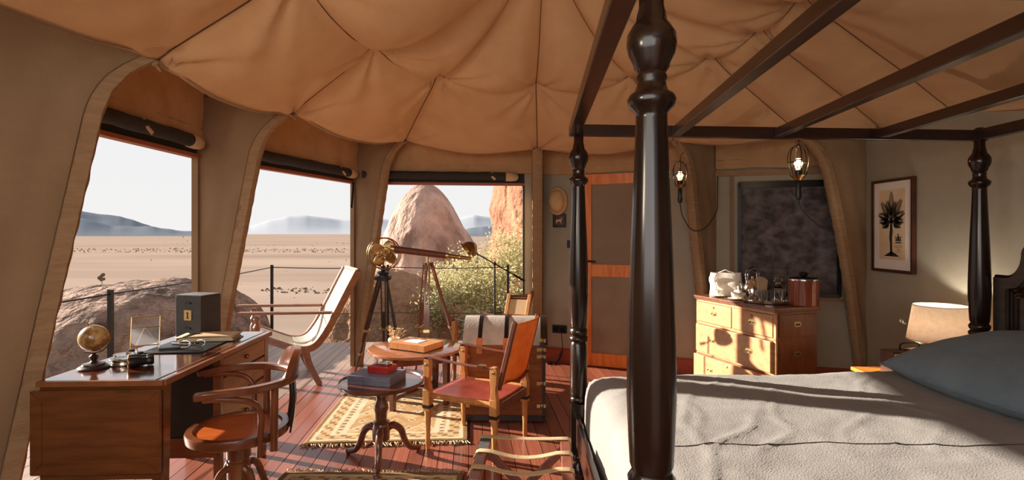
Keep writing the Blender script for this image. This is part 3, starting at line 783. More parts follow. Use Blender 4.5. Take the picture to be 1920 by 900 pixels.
# duvet
X0, X1, Y0, Y1, TOP = .385, 2.66, 1.10, 2.875, .605
prof = [(-.0, -.42), (.0, -.30), (.0, -.20), (.002, -.13), (.01, -.085), (.026, -.05), (.05, -.024), (.085, -.008), (.13, 0)]
def axis(a0, a1, n, both=True):
    L = [(a0+d, z) for d, z in prof]; hi = [(a1-d, z) for d, z in reversed(prof)] if both else [(a1, 0)]
    m = [(L[-1][0]+(hi[0][0]-L[-1][0])*k/n, 0) for k in range(1, n)]
    return L+m+hi
ax = axis(X0, X1, 110, False); ay = axis(Y0, Y1, 80)
rd = random.Random(4)
creases = [(rd.uniform(.5, 2.3), rd.uniform(1.3, 2.7), rd.uniform(-.35, .35)+(1.15 if rd.random() < .7 else 2.3), rd.uniform(.12, .4), rd.uniform(.003, .007)) for _ in range(46)]
b = B()
for y, zy in ay:
    for x, zx in ax:
        z = TOP+min(zx, zy)
        yy = y-.06*(x-.385)*.0+ (x-X0)*.055*(1 if True else 0)        # follows the slight skew of the bed
        h = .010*fbm((x*1.6, y*1.6, 1), 1, 4)+.004*fbm((x*6, y*6, 3), 1, 3)
        for cx, cy, ca, cl, cd in creases:
            dx, dy = x-cx, y-cy; u = dx*math.cos(ca)+dy*math.sin(ca); v = -dx*math.sin(ca)+dy*math.cos(ca)+.02*math.sin(u*14)
            if abs(u) < cl and abs(v) < .05: h += cd*(1-(u/cl)**2)*math.exp(-(v/.011)**2)
        out = 0
        if zx < -.05: out = .012*noise.noise((y*4, z*2, 5))
        h -= .02*math.exp(-((x-2.2)/.5)**2)*0
        b.v.append((x-out, yy, z+h*(1 if min(zx, zy) > -.03 else .2)))
NX = len(ax)
for j in range(len(ay)-1):
    for i in range(NX-1): b.f.append((j*NX+i, j*NX+i+1, (j+1)*NX+i+1, (j+1)*NX+i))
duv = b.build('duvet', 'duvet_linen', smooth=180); tag(duv, 'taupe linen duvet spread over the four-poster bed', 'duvet')
mesh_pts = {}
def duvet_z(x, y):
    best = min(range(0, len(b.v)), key=lambda k: (b.v[k][0]-x)**2+(b.v[k][1]-y)**2+(0 if b.v[k][2] > .55 else 9)); return b.v[best][2]
sm = []
for k in range(80):
    x = .50+2.0*k/79; y = 1.885+.012*math.sin(x*7)+.006*math.sin(x*19)-.02*max(0, x-1.55)
    sm.append((x, y, 0))
import bisect
def fast_z(x, y):
    yy = y-(x-X0)*.055
    i = min(range(NX), key=lambda k: abs(ax[k][0]-x)); j = min(range(len(ay)), key=lambda k: abs(ay[k][0]-yy)); return b.v[j*NX+i][2]
s_ = B().tube([(x, y, fast_z(x, y)+.0005) for x, y, _ in sm], .0026, 5); s_.build('seam', 'duvet_seam', duv)

# pillow: a broad slab leaning up toward the headboard
def pillow(label, c, L, W, T, tilt, rz=0):
    b = B(); M = Matrix.Translation(Vector(c)) @ Matrix.Rotation(rz, 4, 'Z') @ Matrix.Rotation(-tilt, 4, 'Y')
    def face(sgn):
        def f(u, v):
            a = u*2-1; d = v*2-1
            e = max(0, (1-abs(a)**2.6))**.62*max(0, (1-abs(d)**2.6))**.62
            px_ = W/2*a*(1-.06*d*d); py_ = L/2*d*(1-.05*a*a)
            return M @ Vector((px_, py_, sgn*T/2*e+.006*fbm((a*2, d*2, sgn), 1, 3)*e))
        return f
    b.grid(face(1), 44, 44); b.grid(face(-1), 44, 44)
    pl = b.build('pillow', 'pillow_linen', smooth=180); tag(pl, label, 'pillow')
    pb = B(); edge = [M @ Vector((W/2*a*(1-.06*d*d), L/2*d*(1-.05*a*a), 0)) for a, d in [(-1+2*k/20, -1) for k in range(20)]+[(1, -1+2*k/20) for k in range(20)]+[(1-2*k/20, 1) for k in range(20)]+[(-1, 1-2*k/20) for k in range(20)]]
    pb.tube(edge, .004, 5, closed=True); pb.build('piping', 'pillow_linen', pl)
pillow('slate blue-grey linen pillow propped against the headboard', (2.31, 2.36, .73), 1.0, .76, .27, math.radians(11), math.radians(2))

# ------------------------------------------------------------------ desk
dk = thing('writing_desk', 'brown campaign desk with drop leaf and dark kneehole at the left', 'desk', (-1.68, 2.18, 0), math.radians(2.6))
W = .25; Ld = 1.08
b = B().box(-W, W, 0, Ld, .728, .748); b.build('tabletop', 'desk_top_wood', dk, smooth=0, bevel=.004)
b = B().bar((-W, -.004, .736), (W, -.004, .736), .012, .022).bar((W+.003, 0, .736), (W+.003, Ld, .736), .012, .024).bar((W-.03, 0, .749), (W-.03, Ld, .749), .006, .002); b.build('top_edge', 'desk_edge', dk, smooth=0)
# drop leaf with mitred frame
lf = B().box(-W-.005, W+.0, -.028, -.012, .375, .715); leaf = lf.build('drop_leaf', 'desk_wood', dk, smooth=0, bevel=.003)
x0, x1, z0, z1 = -W-.005, W, .375, .715; fw = .045
M = Matrix.Rotation(PI/2, 4, 'X')
for quad in ([(x0, z0), (x1, z0), (x1-fw, z0+fw), (x0+fw, z0+fw)], [(x1, z0), (x1, z1), (x1-fw, z1-fw), (x1-fw, z0+fw)], [(x1, z1), (x0, z1), (x0+fw, z1-fw), (x1-fw, z1-fw)], [(x0, z1), (x0, z0), (x0+fw, z0+fw), (x0+fw, z1-fw)]):
    b = B(); sh = .0012; cx = sum(q[0] for q in quad)/4; cz = sum(q[1] for q in quad)/4
    quad = [(cx+(x-cx)*(1-sh*8 if False else 1)*.994, cz+(z-cz)*.99) for x, z in quad]
    b.prism(quad, .026, .0305, M); b.build('frame_strip', 'desk_wood', leaf, smooth=0)
b = B().bar((0.11, -.03, .715), (.11, -.03, .705), .05, .004); b.build('hinge', 'old_brass', leaf, smooth=0)
for lx, ly in ((-W+.045, .035), (W-.03, .03), (-W+.04, Ld-.04), (W-.035, Ld-.04)):
    b = B().bar((lx, ly, .0), (lx, ly, .73), .036, .036, up=(0, 1, 0), w2=.056, h2=.056); b.build('leg', 'desk_wood', dk, smooth=0, bevel=.003)
b = B().box(-W+.01, W-.012, .0, .03, .34, .728); b.build('end_panel', 'desk_wood', dk, smooth=0)
b = B().bar((-W+.03, .03, .70), (-W+.03, .47, .70), .02, .05); b.build('back_rail', 'desk_wood', dk, smooth=0)
b = B().box(-W+.03, W-.03, .462, .469, .335, .715); b.build('kneehole_shade', 'dark_panel', dk, smooth=0)  # near-black sheet paints the kneehole's shade onto the pedestal face
b = B().box(-W+.012, W-.014, .455, .472, .235, .333); b.build('bottom_rail', 'desk_wood', dk, smooth=0, bevel=.003)
b = B().box(-W+.015, W-.02, .47, Ld-.02, .235, .728); b.build('pedestal', 'desk_wood', dk, smooth=0)
b = B().bar((W-.015, .475, .0), (W-.015, .475, .728), .036, .03, up=(0, 1, 0)); b.build('stile', 'desk_wood', dk, smooth=0, bevel=.002)
for i, (z0, z1) in enumerate(((.625, .715), (.50, .612), (.26, .488))):
    b = B().box(W-.022, W-.006, .505, Ld-.075, z0, z1); dr = b.build('drawer', 'drawer_wood', dk, smooth=0, bevel=.003)
    b = B().ball((W+.004, .505+(Ld-.58)/2, (z0+z1)/2), .013, 10, 8); b.build('knob', 'old_brass', dr)

# ------------------------------------------------------------------ revolving bentwood desk chair (faces -X locally)
ch = thing('desk_chair', 'bentwood revolving armchair with an orange-brown round seat at the desk', 'chair', (-1.25, 2.44, 0), math.radians(29))
zs = .47; R = .212
b = B().lathe([(.12, zs-.048), (R-.02, zs-.046), (R, zs-.036), (R+.004, zs-.01), (R, zs+.002), (R-.028, zs+.003), (R-.034, zs-.008)], n=48); b.build('seat_rim', 'bentwood', ch)
b = B().lathe([(.01, zs-.012), (.10, zs-.011), (R-.04, zs-.008), (R-.032, zs-.006)][::-1], n=48)
b.lathe([(0, zs-.012), (.0101, zs-.012)], n=48); b.build('seat', 'seat_ply', ch)
def arc(r, a0, a1, z, n=24, x=0): return [Vector((x+r*math.cos(a0+(a1-a0)*k/n), r*math.sin(a0+(a1-a0)*k/n), z)) for k in range(n+1)]
za = .685; ra = .235
arm = [Vector((-.17, -ra+.02, za-.005)), Vector((-.08, -ra+.004, za)), ]+arc(ra, -PI/2+.05, PI/2-.05, za, 30)+[Vector((-.08, ra-.004, za)), Vector((-.17, ra-.02, za-.005))]
b = B().strap(arm, .042, .030); b.build('arm_rail', 'bentwood', ch, smooth=40, bevel=.006)
crest = arc(ra+.002, -.72, .72, za, 24)
b = B(); n_ = len(crest)
for k, p in enumerate(crest):
    t = abs(k/(n_-1)*2-1); h = .105*(1-t**3.2)
    d = p.copy(); d.z = 0; d.normalize()
    for q in (-.014, .016): b.v += [tuple(p+d*q+Vector((0, 0, .012))), tuple(p+d*(q+.012)+Vector((0, 0, .014+h)))]
for k in range(n_-1):
    a = k*4; c = a+4
    b.f += [(a, c, c+1, a+1), (a+2, a+3, c+3, c+2), (a+1, c+1, c+3, a+3), (a, a+2, c+2, c)]
b.f += [(0, 1, 3, 2), (4*(n_-1), 4*(n_-1)+2, 4*(n_-1)+3, 4*(n_-1)+1)]
b.build('crest_rail', 'bentwood', ch, smooth=40)
b = B()
for a in (-.30, -.10, .10, .30):
    p = Vector((ra*math.cos(a), ra*math.sin(a), za-.01)); q = Vector((R*.99*math.cos(a*.9)+.012, R*.99*math.sin(a*.9), zs-.05)); m_ = (p+q)/2+Vector((.012, 0, .0))
    bb = B().strap(spline([q, m_, p], 6), .026, .009, up=(math.cos(a), math.sin(a), 0)); bb.build('back_slat', 'dark_slat', ch)
for s in (-1, 1):
    a = s*.95
    b = B().tube([(R*1.06*math.cos(a), R*1.06*math.sin(a), zs-.075), (R*1.08*math.cos(a), R*1.08*math.sin(a), za-.01)], .017, 10); b.build('arm_post', 'bentwood', ch)
    a2 = s*1.25
    lp = [Vector((R*1.07*math.cos(a2), R*1.07*math.sin(a2), zs-.08)), Vector((R*1.08*math.cos(a2)+.005, R*1.08*math.sin(a2), zs+.04)), Vector((R*1.09*math.cos(a2), R*1.09*math.sin(a2), zs+.12)), Vector((.03, s*ra, za-.045)), Vector((-.07, s*(ra-.004), za-.022)), Vector((-.14, s*(ra-.012), za-.018))]
    b = B().tube(spline(lp, 7), .013, 10); b.build('arm_brace', 'bentwood', ch)
b = B().lathe([(.10, zs-.05), (.10, zs-.062), (.052, zs-.066), (.052, .33), (.044, .325), (.044, .315), (.05, .31), (.05, .16), (.035, .14)][::-1], n=24); b.build('column', 'bentwood', ch)
for k in range(4):
    a = k*PI/2+.5
    d = Vector((math.cos(a), math.sin(a), 0))
    pts = [d*.03+Vector((0, 0, .29)), d*.085+Vector((0, 0, .275)), d*.12+Vector((0, 0, .19)), d*.16+Vector((0, 0, .09)), d*.23+Vector((0, 0, .035)), d*.27+Vector((0, 0, .016))]
    b = B().tube(spline(pts, 6), .016, 8); b.build('leg', 'bentwood', ch)

# ------------------------------------------------------------------ planter's lounger on the deck
pl = thing('planter_lounger', 'cane planter lounge chair with long wooden arms out on the deck', 'chair', (-2.0, 4.95, 0))
wv = Vector((-.27, .5, 0)); NEAR = 4.75
def prX(x, y): p = px(x, y, NEAR); return Vector((p.x, NEAR, p.z))
curve = spline([prX(672, 508), prX(655, 540), prX(632, 585), prX(610, 625), prX(588, 650), prX(560, 655), prX(525, 645), prX(492, 634)], 6)
for s in (0, 1):
    b = B().strap([c+wv*s for c in curve], .035, .055, up=wv.normalized()); 
    b = B(); b.sweep([c+wv*s for c in curve], [(-.03, -.016), (.03, -.016), (.03, .016), (-.03, .016)], up=wv.normalized()); b.build('side_frame', 'teak_dark', pl, True, smooth=50)
    a0 = prX(447, 588); a1 = prX(622, 586); b = B().bar(a0+wv*s, a1+wv*s, .055, .024); b.build('arm', 'teak_dark', pl, True, smooth=0, bevel=.005)
    f0 = prX(482, 590)+wv*s; zf = f0.z
    prof_ = [(.020, 0), (.026, .02), (.016, .05), (.028, .09), (.022, .12), (.03, .18), (.026, .24), (.036, .30), (.036, .44), (.022, .47), (.034, .51), (.018, .54), (.03, .58), (.02, zf-.03), (.028, zf-.012)]
    b = B().lathe(prof_, (f0.x, f0.y, 0), 16); b.build('front_leg', 'teak_dark', pl, True)
    r0 = prX(572, 652)+wv*s; r1 = prX(600, 708)+wv*s; r1.z = 0; mm = (r0+r1)/2+Vector((-.03, 0, .02))
    b = B().sweep(spline([r0, mm, r1], 6), lambda t: [(-.03+.006*t, -.018), (.03-.006*t, -.018), (.03-.006*t, .018), (-.03+.006*t, .018)], up=wv.normalized()); b.build('rear_leg', 'teak_dark', pl, True, smooth=50)
n_ = len(curve)
def cn(u, v):
    q = u*(n_-1); i = min(int(q), n_-2); t = q-i; p = curve[i]*(1-t)+curve[i+1]*t
    return p+wv*(.04+.92*v)+Vector((0, 0, .018-.035*math.sin(PI*v)*math.sin(PI*u)))
b = B(); b.grid(cn, 60, 16); b.build('cane_seat', 'cane', pl, True, smooth=180, solid=.004)
b = B()
for v in range(1, 24): b.tube([cn(k/50, v/24)+Vector((-.002, 0, .004)) for k in range(51)], .0022, 4)
for u in range(1, 60): b.tube([cn(u/60, k/10)+Vector((-.002, 0, .004)) for k in range(11)], .0022, 4)
b.build('cane_weave', 'cane', pl, True, kind='stuff')
for cp in (curve[0], curve[-1]):
    b = B().tube([cp, cp+wv], .018, 8); b.build('cross_rail', 'teak_dark', pl, True)
# ------------------------------------------------------------------ rugs
def rug(label, x0, x1, y0, y1, rz, seed, near_fringe=True):
    nx, ny = 110, 150; g = thing('rug', label, 'rug', ((x0+x1)/2, (y0+y1)/2, 0), rz)
    w2, l2 = (x1-x0)/2, (y1-y0)/2; b = B()
    def f(u, v):
        x = (u*2-1)*w2; y = (v*2-1)*l2
        ed = 1-max(abs(u*2-1)**8, abs(v*2-1)**8)
        return (x+.012*noise.noise((y*2.5, seed, 0)), y+.012*noise.noise((x*2.5, seed, 7)), .006+.0028*max(0, 1+noise.noise((x*3.5, y*2.5, seed))))
    b.grid(f, nx, ny)
    o = b.build('weave', 'rug_weave', g, smooth=180, solid=.008)
    me = o.data; ca = me.color_attributes.new('Col', 'FLOAT_COLOR', 'POINT')
    gold = C(184, 150, 106)[:3]; cream = C(208, 194, 164)[:3]; brown = C(142, 110, 76)[:3]; tan = C(196, 168, 126)[:3]; rust = C(160, 118, 84)[:3]
    r = random.Random(seed)
    for i, v in enumerate(me.vertices):
        u = (v.co.x/w2+1)/2; t = (v.co.y/l2+1)/2; e = min(u*w2, (1-u)*w2)*2; e2 = min(t, 1-t)*2*l2
        c = gold
        m = min(e, e2)
        if m < .03: c = brown
        elif m < .055: c = cream
        elif m < .13: c = tan if (int((u*w2*2)/.035)+int(t*2*l2/.035)) % 3 else brown
        elif m < .155: c = cream
        else:
            if .165 < e < .19: c = brown if int(t*2*l2/.03) % 2 else cream
            elif .19 < e < .235: c = cream
            else:
                zz = (t*2*l2*3.2+abs(((u*5) % 1)-.5)*.9) % 1.0
                c = cream if zz < .07 else rust if zz < .11 else brown if .52 < zz < .55 else (tan if zz > .7 else gold)
                k = (u*9) % 1; q = (t*2*l2*6.4) % 1
                if abs(k-.5)+abs(q-.5) < .16: c = rust
                elif abs(k-.5)+abs(q-.5) < .26: c = cream
        n_ = .86+.28*r.random()+.12*noise.noise((v.co.x*8, v.co.y*8, 1))
        ca.data[i].color = (c[0]*n_, c[1]*n_, c[2]*n_, 1)
    fr = B(); r = random.Random(seed+1)
    for sgn in (-1, 1):
        for k in range(110):
            x = (k/109*2-1)*w2; a = r.uniform(-.5, .5); L = r.uniform(.03, .065)
            p = Vector((x, sgn*l2, .007)); q = p+Vector((math.sin(a)*L, sgn*math.cos(a)*L, 0)); m_ = (p+q)/2+Vector((r.uniform(-.01, .01), 0, .004))
            fr.tube([p, m_, q], .0035, 4)
    fr.build('fringe', 'rug_fringe', g, kind='stuff')
    return g
rug('worn golden kilim rug under the round tables', -1.37, -.33, 3.42, 4.72, math.radians(3.5), 3)
rug('second pale kilim rug at the bottom edge beside the desk chair', -1.28, -.28, 1.75, 2.98, math.radians(-1), 8)

# ------------------------------------------------------------------ tripod wine table
tt = thing('tripod_table', 'small round mahogany tripod table with scroll legs on the rug edge', 'table', (-.775, 3.16, 0))
b = B().lathe([(.05, .44), (.20, .452), (.245, .458), (.25, .468), (.25, .478), (.243, .480), (.238, .472)], n=48); b.lathe([(.2385, .4715), (.0, .4705)], n=48); b.build('tabletop', 'mahogany', tt)
b = B().lathe([(.02, .125), (.05, .13), (.052, .20), (.044, .225), (.05, .232), (.034, .245), (.036, .29), (.044, .31), (.042, .33), (.028, .37), (.03, .385), (.024, .40), (.05, .442)], n=20); b.build('column', 'mahogany', tt)
for a in (math.radians(-82), math.radians(40), math.radians(155)):
    d = Vector((math.cos(a), math.sin(a), 0))
    pts = [d*.03+Vector((0, 0, .185)), d*.08+Vector((0, 0, .195)), d*.13+Vector((0, 0, .155)), d*.155+Vector((0, 0, .09)), d*.19+Vector((0, 0, .038)), d*.235+Vector((0, 0, .02)), d*.255+Vector((0, 0, .014))]
    b = B().tube(spline(pts, 6), lambda t: .024-.009*t if t < .85 else .015+.004*(t-.85)/.15, 10); b.ball(tuple(d*.25+Vector((0, 0, .016))), .018, 10, 8, 1, 1, .85); b.build('leg', 'mahogany', tt)
def book(name, label, cat, c, sx, sy, sz, rz, m, pages=None, edge=None):
    g = thing(name, label, cat, c, rz)
    if pages:
        t = .004
        b = B().box(-sx/2, sx/2, -sy/2, sy/2, 0, t).box(-sx/2, sx/2, -sy/2, sy/2, sz-t, sz).box(-sx/2, -sx/2+t, -sy/2, sy/2, t, sz-t); b.build('cover', m, g, smooth=0, bevel=.0015)
        b = B().box(-sx/2+t, sx/2-.005, -sy/2+.005, sy/2-.005, t, sz-t); b.build('pages', pages, g, smooth=0)
    else:
        b = B().box(-sx/2, sx/2, -sy/2, sy/2, 0, sz*.45); b.build('box_base', m, g, smooth=0, bevel=.002)
        b = B().box(-sx/2-.001, sx/2+.001, -sy/2-.001, sy/2+.001, sz*.46, sz); b.build('box_lid', m, g, smooth=0, bevel=.002)
    return g
book('slipcase_box', 'blue-grey slipcase box lying on the tripod table', 'box', (-.80, 3.165, .472), .27, .21, .052, math.radians(-14), 'blue_box')
book('gift_box', 'small red box stacked on the blue-grey box', 'box', (-.775, 3.19, .5245), .135, .11, .036, math.radians(-20), 'red_box')
g = thing('glass_dish', 'small square glass dish on top of the red box', 'dish', (-.76, 3.195, .561), math.radians(-20))
b = B().box(-.032, .032, -.03, .03, 0, .018); b.build('dish', 'silver', g, smooth=0, bevel=.004)
b = B().lathe([(.018, .0185), (.02, .022), (.015, .022)], n=16); b.build('rim', 'glass', g)
tag(B().lathe([(.0, 0), (.02, .004), (.026, .018), (.02, .034), (.0, .036)], (-.82, 3.22, .561), 14, None, .5, 1).build('pebble', 'white_china'), 'pale round pebble beside the glass dish', 'pebble')

# ------------------------------------------------------------------ round coffee table
rt = thing('round_table', 'large round wooden coffee table with four square legs', 'table', (-.775, 4.28, 0), math.radians(20))
b = B().lathe([(.30, .408), (.362, .412), (.372, .42), (.372, .432), (.362, .437), (0, .4375)], n=64); b.build('tabletop', 'table_top_wood', rt)
for s in range(4):
    a = PI/4+s*PI/2; c, q = math.cos(a), math.sin(a)
    b = B().bar((.29*c, .29*q, 0), (.29*c, .29*q, .41), .036, .036, up=(c, q, 0), w2=.05, h2=.05); b.build('leg', 'mahogany', rt, smooth=0, bevel=.003)
    a2 = a+PI/2; b = B().bar((.28*c, .28*q, .375), (.28*math.cos(a2), .28*math.sin(a2), .375), .02, .075); b.build('apron', 'mahogany', rt, smooth=0)
b = B().bar((.27*math.cos(PI/4), .27*math.sin(PI/4), .10), (-.27*math.cos(PI/4), -.27*math.sin(PI/4), .10), .03, .03).bar((.27*math.cos(PI/4), -.27*math.sin(PI/4), .10), (-.27*math.cos(PI/4), .27*math.sin(PI/4), .10), .03, .03); b.build('stretcher', 'mahogany', rt, smooth=0)
g = thing('wooden_box', 'shallow dark-sided wooden box with papers on the round table', 'box', (-.755, 4.22, .438), math.radians(-28))
b = B().box(-.17, .17, -.125, .125, 0, .042); b.build('box', 'trunk_dark', g, smooth=0, bevel=.002)
b = B().box(-.172, .172, -.127, .127, .0425, .056); b.build('lid', 'oak', g, smooth=0, bevel=.002)
b = B().box(-.172, .172, -.129, -.127, .010, .056).box(.17, .1725, -.127, .127, .01, .056); b.build('trim', 'oak', g, smooth=0)
b = B().box(-.08, .06, -.06, .05, .0562, .060); b.build('paper_sheet', 'mat_board', g, smooth=0)
g = thing('flower_bowl', 'small white bowl of pale dried flowers on the round table', 'vase', (-.965, 4.37, .4375))
b = B().lathe([(.02, 0), (.04, .01), (.052, .04), (.045, .055), (.04, .05), (.036, .02)], n=20); b.build('bowl', 'white_china', g)
rf = random.Random(2)
for k in range(26):
    p = Vector((rf.gauss(0, .035), rf.gauss(0, .03), .075+rf.uniform(0, .06))); b = B().tube([(0, 0, .04), (p.x*.6, p.y*.6, p.z*.7), tuple(p)], .0015, 4)
    for q in range(5):
        a = q*1.257; d = Vector((math.cos(a), math.sin(a), .4))*.013; b.add([p, p+d+Vector((-d.y, d.x, 0))*.4, p+d*1.5, p+d-Vector((-d.y, d.x, 0))*.4], [(0, 1, 2, 3)])
    b.build('flower', 'petal', g)

# ------------------------------------------------------------------ campaign chairs: loose-jointed oak frames with hide slings (face -X locally)
def safari_chair(label, loc, rz, grp):
    g = thing('campaign_chair', label, 'chair', loc, rz, grp)
    HW, HD = .215, .235
    leg = [(.012, 0), (.013, .02), (.016, .03), (.015, .10), (.022, .25)]
    def post(x, y, top, back):
        b = B(); b.lathe(leg, (x, y, 0), 12)
        b.box(x-.024, x+.024, y-.022, y+.022, .245, .375)
        prof_ = [(-.024, .375), (.024, .375), (.017, .40), (.015, .44), (.022, .475), (.023, top-.025), (.015, top-.005), (-.015, top-.005), (-.023, top-.025), (-.022, .475), (-.015, .44), (-.017, .40)]
        M = Matrix.Translation(Vector((x, y, 0))) @ Matrix.Rotation(PI/2, 4, 'X'); b.prism(prof_, -.018, .018, M)
        return b.build('post', 'oak', g, smooth=40, bevel=.002)
    for sy in (-1, 1):
        for sx in (-1, 1):
            o = post(sx*HD, sy*HW, .57, sx > 0)
            s = B().box(sx*HD-.026, sx*HD+.026, sy*HW-.024, sy*HW+.024, .262, .282); s.build('band', 'black_leather', o, smooth=0)
            s = B().lathe([(.010, 0), (.010, .004), (.004, .007)], (sx*HD, sy*HW-.018, .535), 10, Matrix.Rotation(PI/2, 3, 'X')); s.build('stud', 'brass', o)
        b = B().tube([(-HD, sy*HW, .34), (HD, sy*HW, .34)], .017, 10); b.build('side_rail', 'oak', g)
        arm = [(-HD-.012, sy*HW, .52), (-HD-.022, sy*HW, .555), (-HD-.005, sy*HW, .578), (-HD+.04, sy*HW, .577), (-.05, sy*HW, .562), (.10, sy*HW, .555), (HD, sy*HW, .556)]
        b = B().strap(spline(arm, 6), .036, .006); st = b.build('arm_strap', 'strap_leather', g)
        b = B().bar((.13, sy*HW, .562), (.17, sy*HW, .562), .042, .012); b.build('buckle', 'old_brass', st, smooth=0)
    for sx in (-1, 1):
        b = B().tube([(sx*HD, -HW, .315), (sx*HD, HW, .315)], .017, 10); b.build('cross_rail', 'oak', g)
    b = B(); b.grid(lambda u, v: ((u*2-1)*(HD+.005), (v*2-1)*(HW-.012), .345-.022*math.sin(PI*u)*math.sin(PI*v)), 16, 16); b.build('seat_sling', 'red_leather', g, smooth=180, solid=.005)
    for xa in (-HD-.022, HD+.016): B().box(xa, xa+.006, -HW+.02, HW-.02, .295, .345).build('seat_edge', 'strap_leather', g, smooth=0)
    # pivoting back: two stiles and a hide panel
    lean = .10
    bp = lambda z: HD+.012+lean*(z-.45)/.38
    for sy in (-1, 1):
        b = B().bar((bp(.42), sy*(HW-.045), .42), (bp(.83), sy*(HW-.045), .83), .024, .03); b.build('back_stile', 'strap_leather', g, smooth=0, bevel=.006)
        b = B().tube([(HD, sy*(HW-.02), .52), (HD+.03, sy*(HW-.05), .52)], .009, 8); b.build('pivot', 'brass', g)
    b = B(); b.grid(lambda u, v: (bp(.45+.37*v)+.012+.022*math.sin(PI*u), (u*2-1)*(HW-.05), .45+.37*v), 14, 12); b.build('back_sling', 'saddle_leather', g, smooth=180, solid=.005)
    b = B()
    b.strap(spline([(bp(.47)+.03, -HW+.07, .47), (HD+.06, 0, .45), (bp(.47)+.03, HW-.07, .47)], 6), .03, .005); b.build('back_strap', 'strap_leather', g)
    return g
A1 = math.radians(-26)
safari_chair('oak campaign armchair with red leather seat in front of the trunk', (-.22, 3.42, 0), A1, 'campaign armchairs')
safari_chair('second oak campaign armchair half hidden behind the trunk', (-.20, 4.83, 0), math.radians(-34), 'campaign armchairs')

# ------------------------------------------------------------------ trunk
tk = thing('travel_trunk', 'dome-topped travel trunk with pale lid and brass fittings behind the armchair', 'trunk', (-.055, 4.04, 0), math.radians(-2))
hx, hy, hz = .29, .23, .55
b = B().box(-hx, hx, -hy, hy, .03, hz); b.build('body', 'trunk_wood', tk, smooth=0, bevel=.006)
b = B()
for sx in (-1, 1): b.box(sx*hx-.012, sx*hx+.012, -hy-.006, -hy+.03, .02, hz).box(sx*hx-.012, sx*hx+.012, hy-.03, hy+.006, .02, hz)
b.box(-hx-.006, hx+.006, -hy-.006, hy+.006, .01, .05); b.build('corner_binding', 'trunk_dark', tk, smooth=0)
def dome(y): return hz+.175*math.cos(min(1, abs(y)/(hy+.01))*PI/2)**1.1
b = B(); NN_ = 20
ring = [(-hy-.008+(2*hy+.016)*k/NN_) for k in range(NN_+1)]
for x in (-hx-.004, hx+.004):
    b.v += [(x, y, dome(y)) for y in ring]+[(x, hy+.008, hz+.004), (x, -hy-.008, hz+.004)]
m_ = NN_+3
for k in range(m_): l = (k+1) % m_; b.f.append((k, l, m_+l, m_+k))
b.f += [tuple(range(m_))[::-1], tuple(range(m_, 2*m_))]
lid = b.build('lid', 'trunk_lid', tk, smooth=35)
for x in (-.17, .02):
    b = B().strap([(x, y, dome(y)+.003) for y in ring[1:-1]], .03, .006); b.build('strap', 'black_leather', lid)
    b = B().strap([(x, -hy-.008, hz+.05), (x, -hy-.014, hz), (x, -hy-.014, hz-.06)], .042, .006, up=(0, 1, 0)); t_ = b.build('strap_tab', 'saddle_leather', lid)
b = B(); b.box(hx-.03, hx+.01, -hy-.012, hy+.012, hz-.01, hz+.02); 
for s in (hx-.055,): b.v += []
b.strap([(hx+.002, y, dome(y)+.004) for y in ring], .05, .008); b.build('lid_end', 'trunk_dark', lid, smooth=35)
for z in (.12, .28, .47, .52, .585):
    b = B().lathe([(.016, 0), (.016, .006), (.006, .012)], (hx-.015, -hy-.006, z), 12, Matrix.Rotation(PI/2, 3, 'X')).box(hx-.05, hx+.014, -hy-.012, -hy-.006, z-.012, z+.012); b.build('brass_fitting', 'brass', tk, smooth=0)
for z in (.12, .47):
    b = B().box(-hx-.014, -hx+.05, -hy-.012, -hy-.006, z-.014, z+.014); b.build('brass_fitting', 'brass', tk, smooth=0)
# small folding easel of pale wood lying on the trunk lid
ez = thing('folding_bookstand', 'pale wooden folding stand tilted behind the trunk lid', 'stand', (.02, 4.06, .725), math.radians(-20))
Mz = Matrix.Translation(Vector((0, .045, .0))) @ Matrix.Rotation(math.radians(62), 4, 'X')
for s in (-.085, .085):
    b = B().box(s-.014, s+.014, -.004, .165, -.012, .012, Mz); b.build('bar', 'oak', ez, smooth=0, bevel=.003)
b = B().box(-.07, .07, .0, .12, -.004, .004, Mz); b.build('panel', 'manila', ez, smooth=0)
for y in (.125, .15):
    b = B().box(-.085, .085, y-.004, y+.004, -.004, .004, Mz); b.build('rod', 'dark_metal', ez, smooth=0)

# ------------------------------------------------------------------ brass fan on a tripod
def tripod(g, head, feet, m1, m2, split=.55, r=.013, brass=True):
    for f in feet:
        h = Vector(head); f = Vector(f); side = (f-h).cross(Vector((0, 0, 1))).normalized()
        top = h+(Vector((f.x, f.y, h.z))-h).normalized()*.035
        k = top+(f-top)*split
        b = B()
        for s in (-1, 1): b.bar(top+side*s*.020, k+side*s*.016, .013, .020)
        b.bar(top+(f-top)*.36, f+(top-f)*.01, .030, .020, w2=.014, h2=.014); o = b.build('leg', m1, g, True, smooth=0)
        c = B(); c.bar(k-(f-top)*.012, k+(f-top)*.012, .056, .028).tube([k-side*.045, k+side*.045], .006, 8).ball(tuple(k+side*.048), .011, 8, 6); c.build('clamp', 'brass', o, True)
        q = top+(f-top)*.80; c = B().bar(q-(f-top)*.010, q+(f-top)*.010, .030, .026).lathe([(.010, 0), (.004, .016), (.0, .02)], q+side*.014, 8, Matrix.Rotation(PI/2, 3, 'Y')); c.build('clamp', 'brass', o, True)
fan = thing('tripod_fan', 'brass caged fan on a dark wooden tripod beside the tent pole', 'fan', (-1.21, 4.98, 0))
fh = Vector((-1.205, 4.98, .955))
tripod(fan, fh-Vector((0, 0, .02)), [(-1.52, 5.16, 0), (-1.03, 5.06, 0), (-1.27, 5.30, 0)], 'trunk_dark', None)
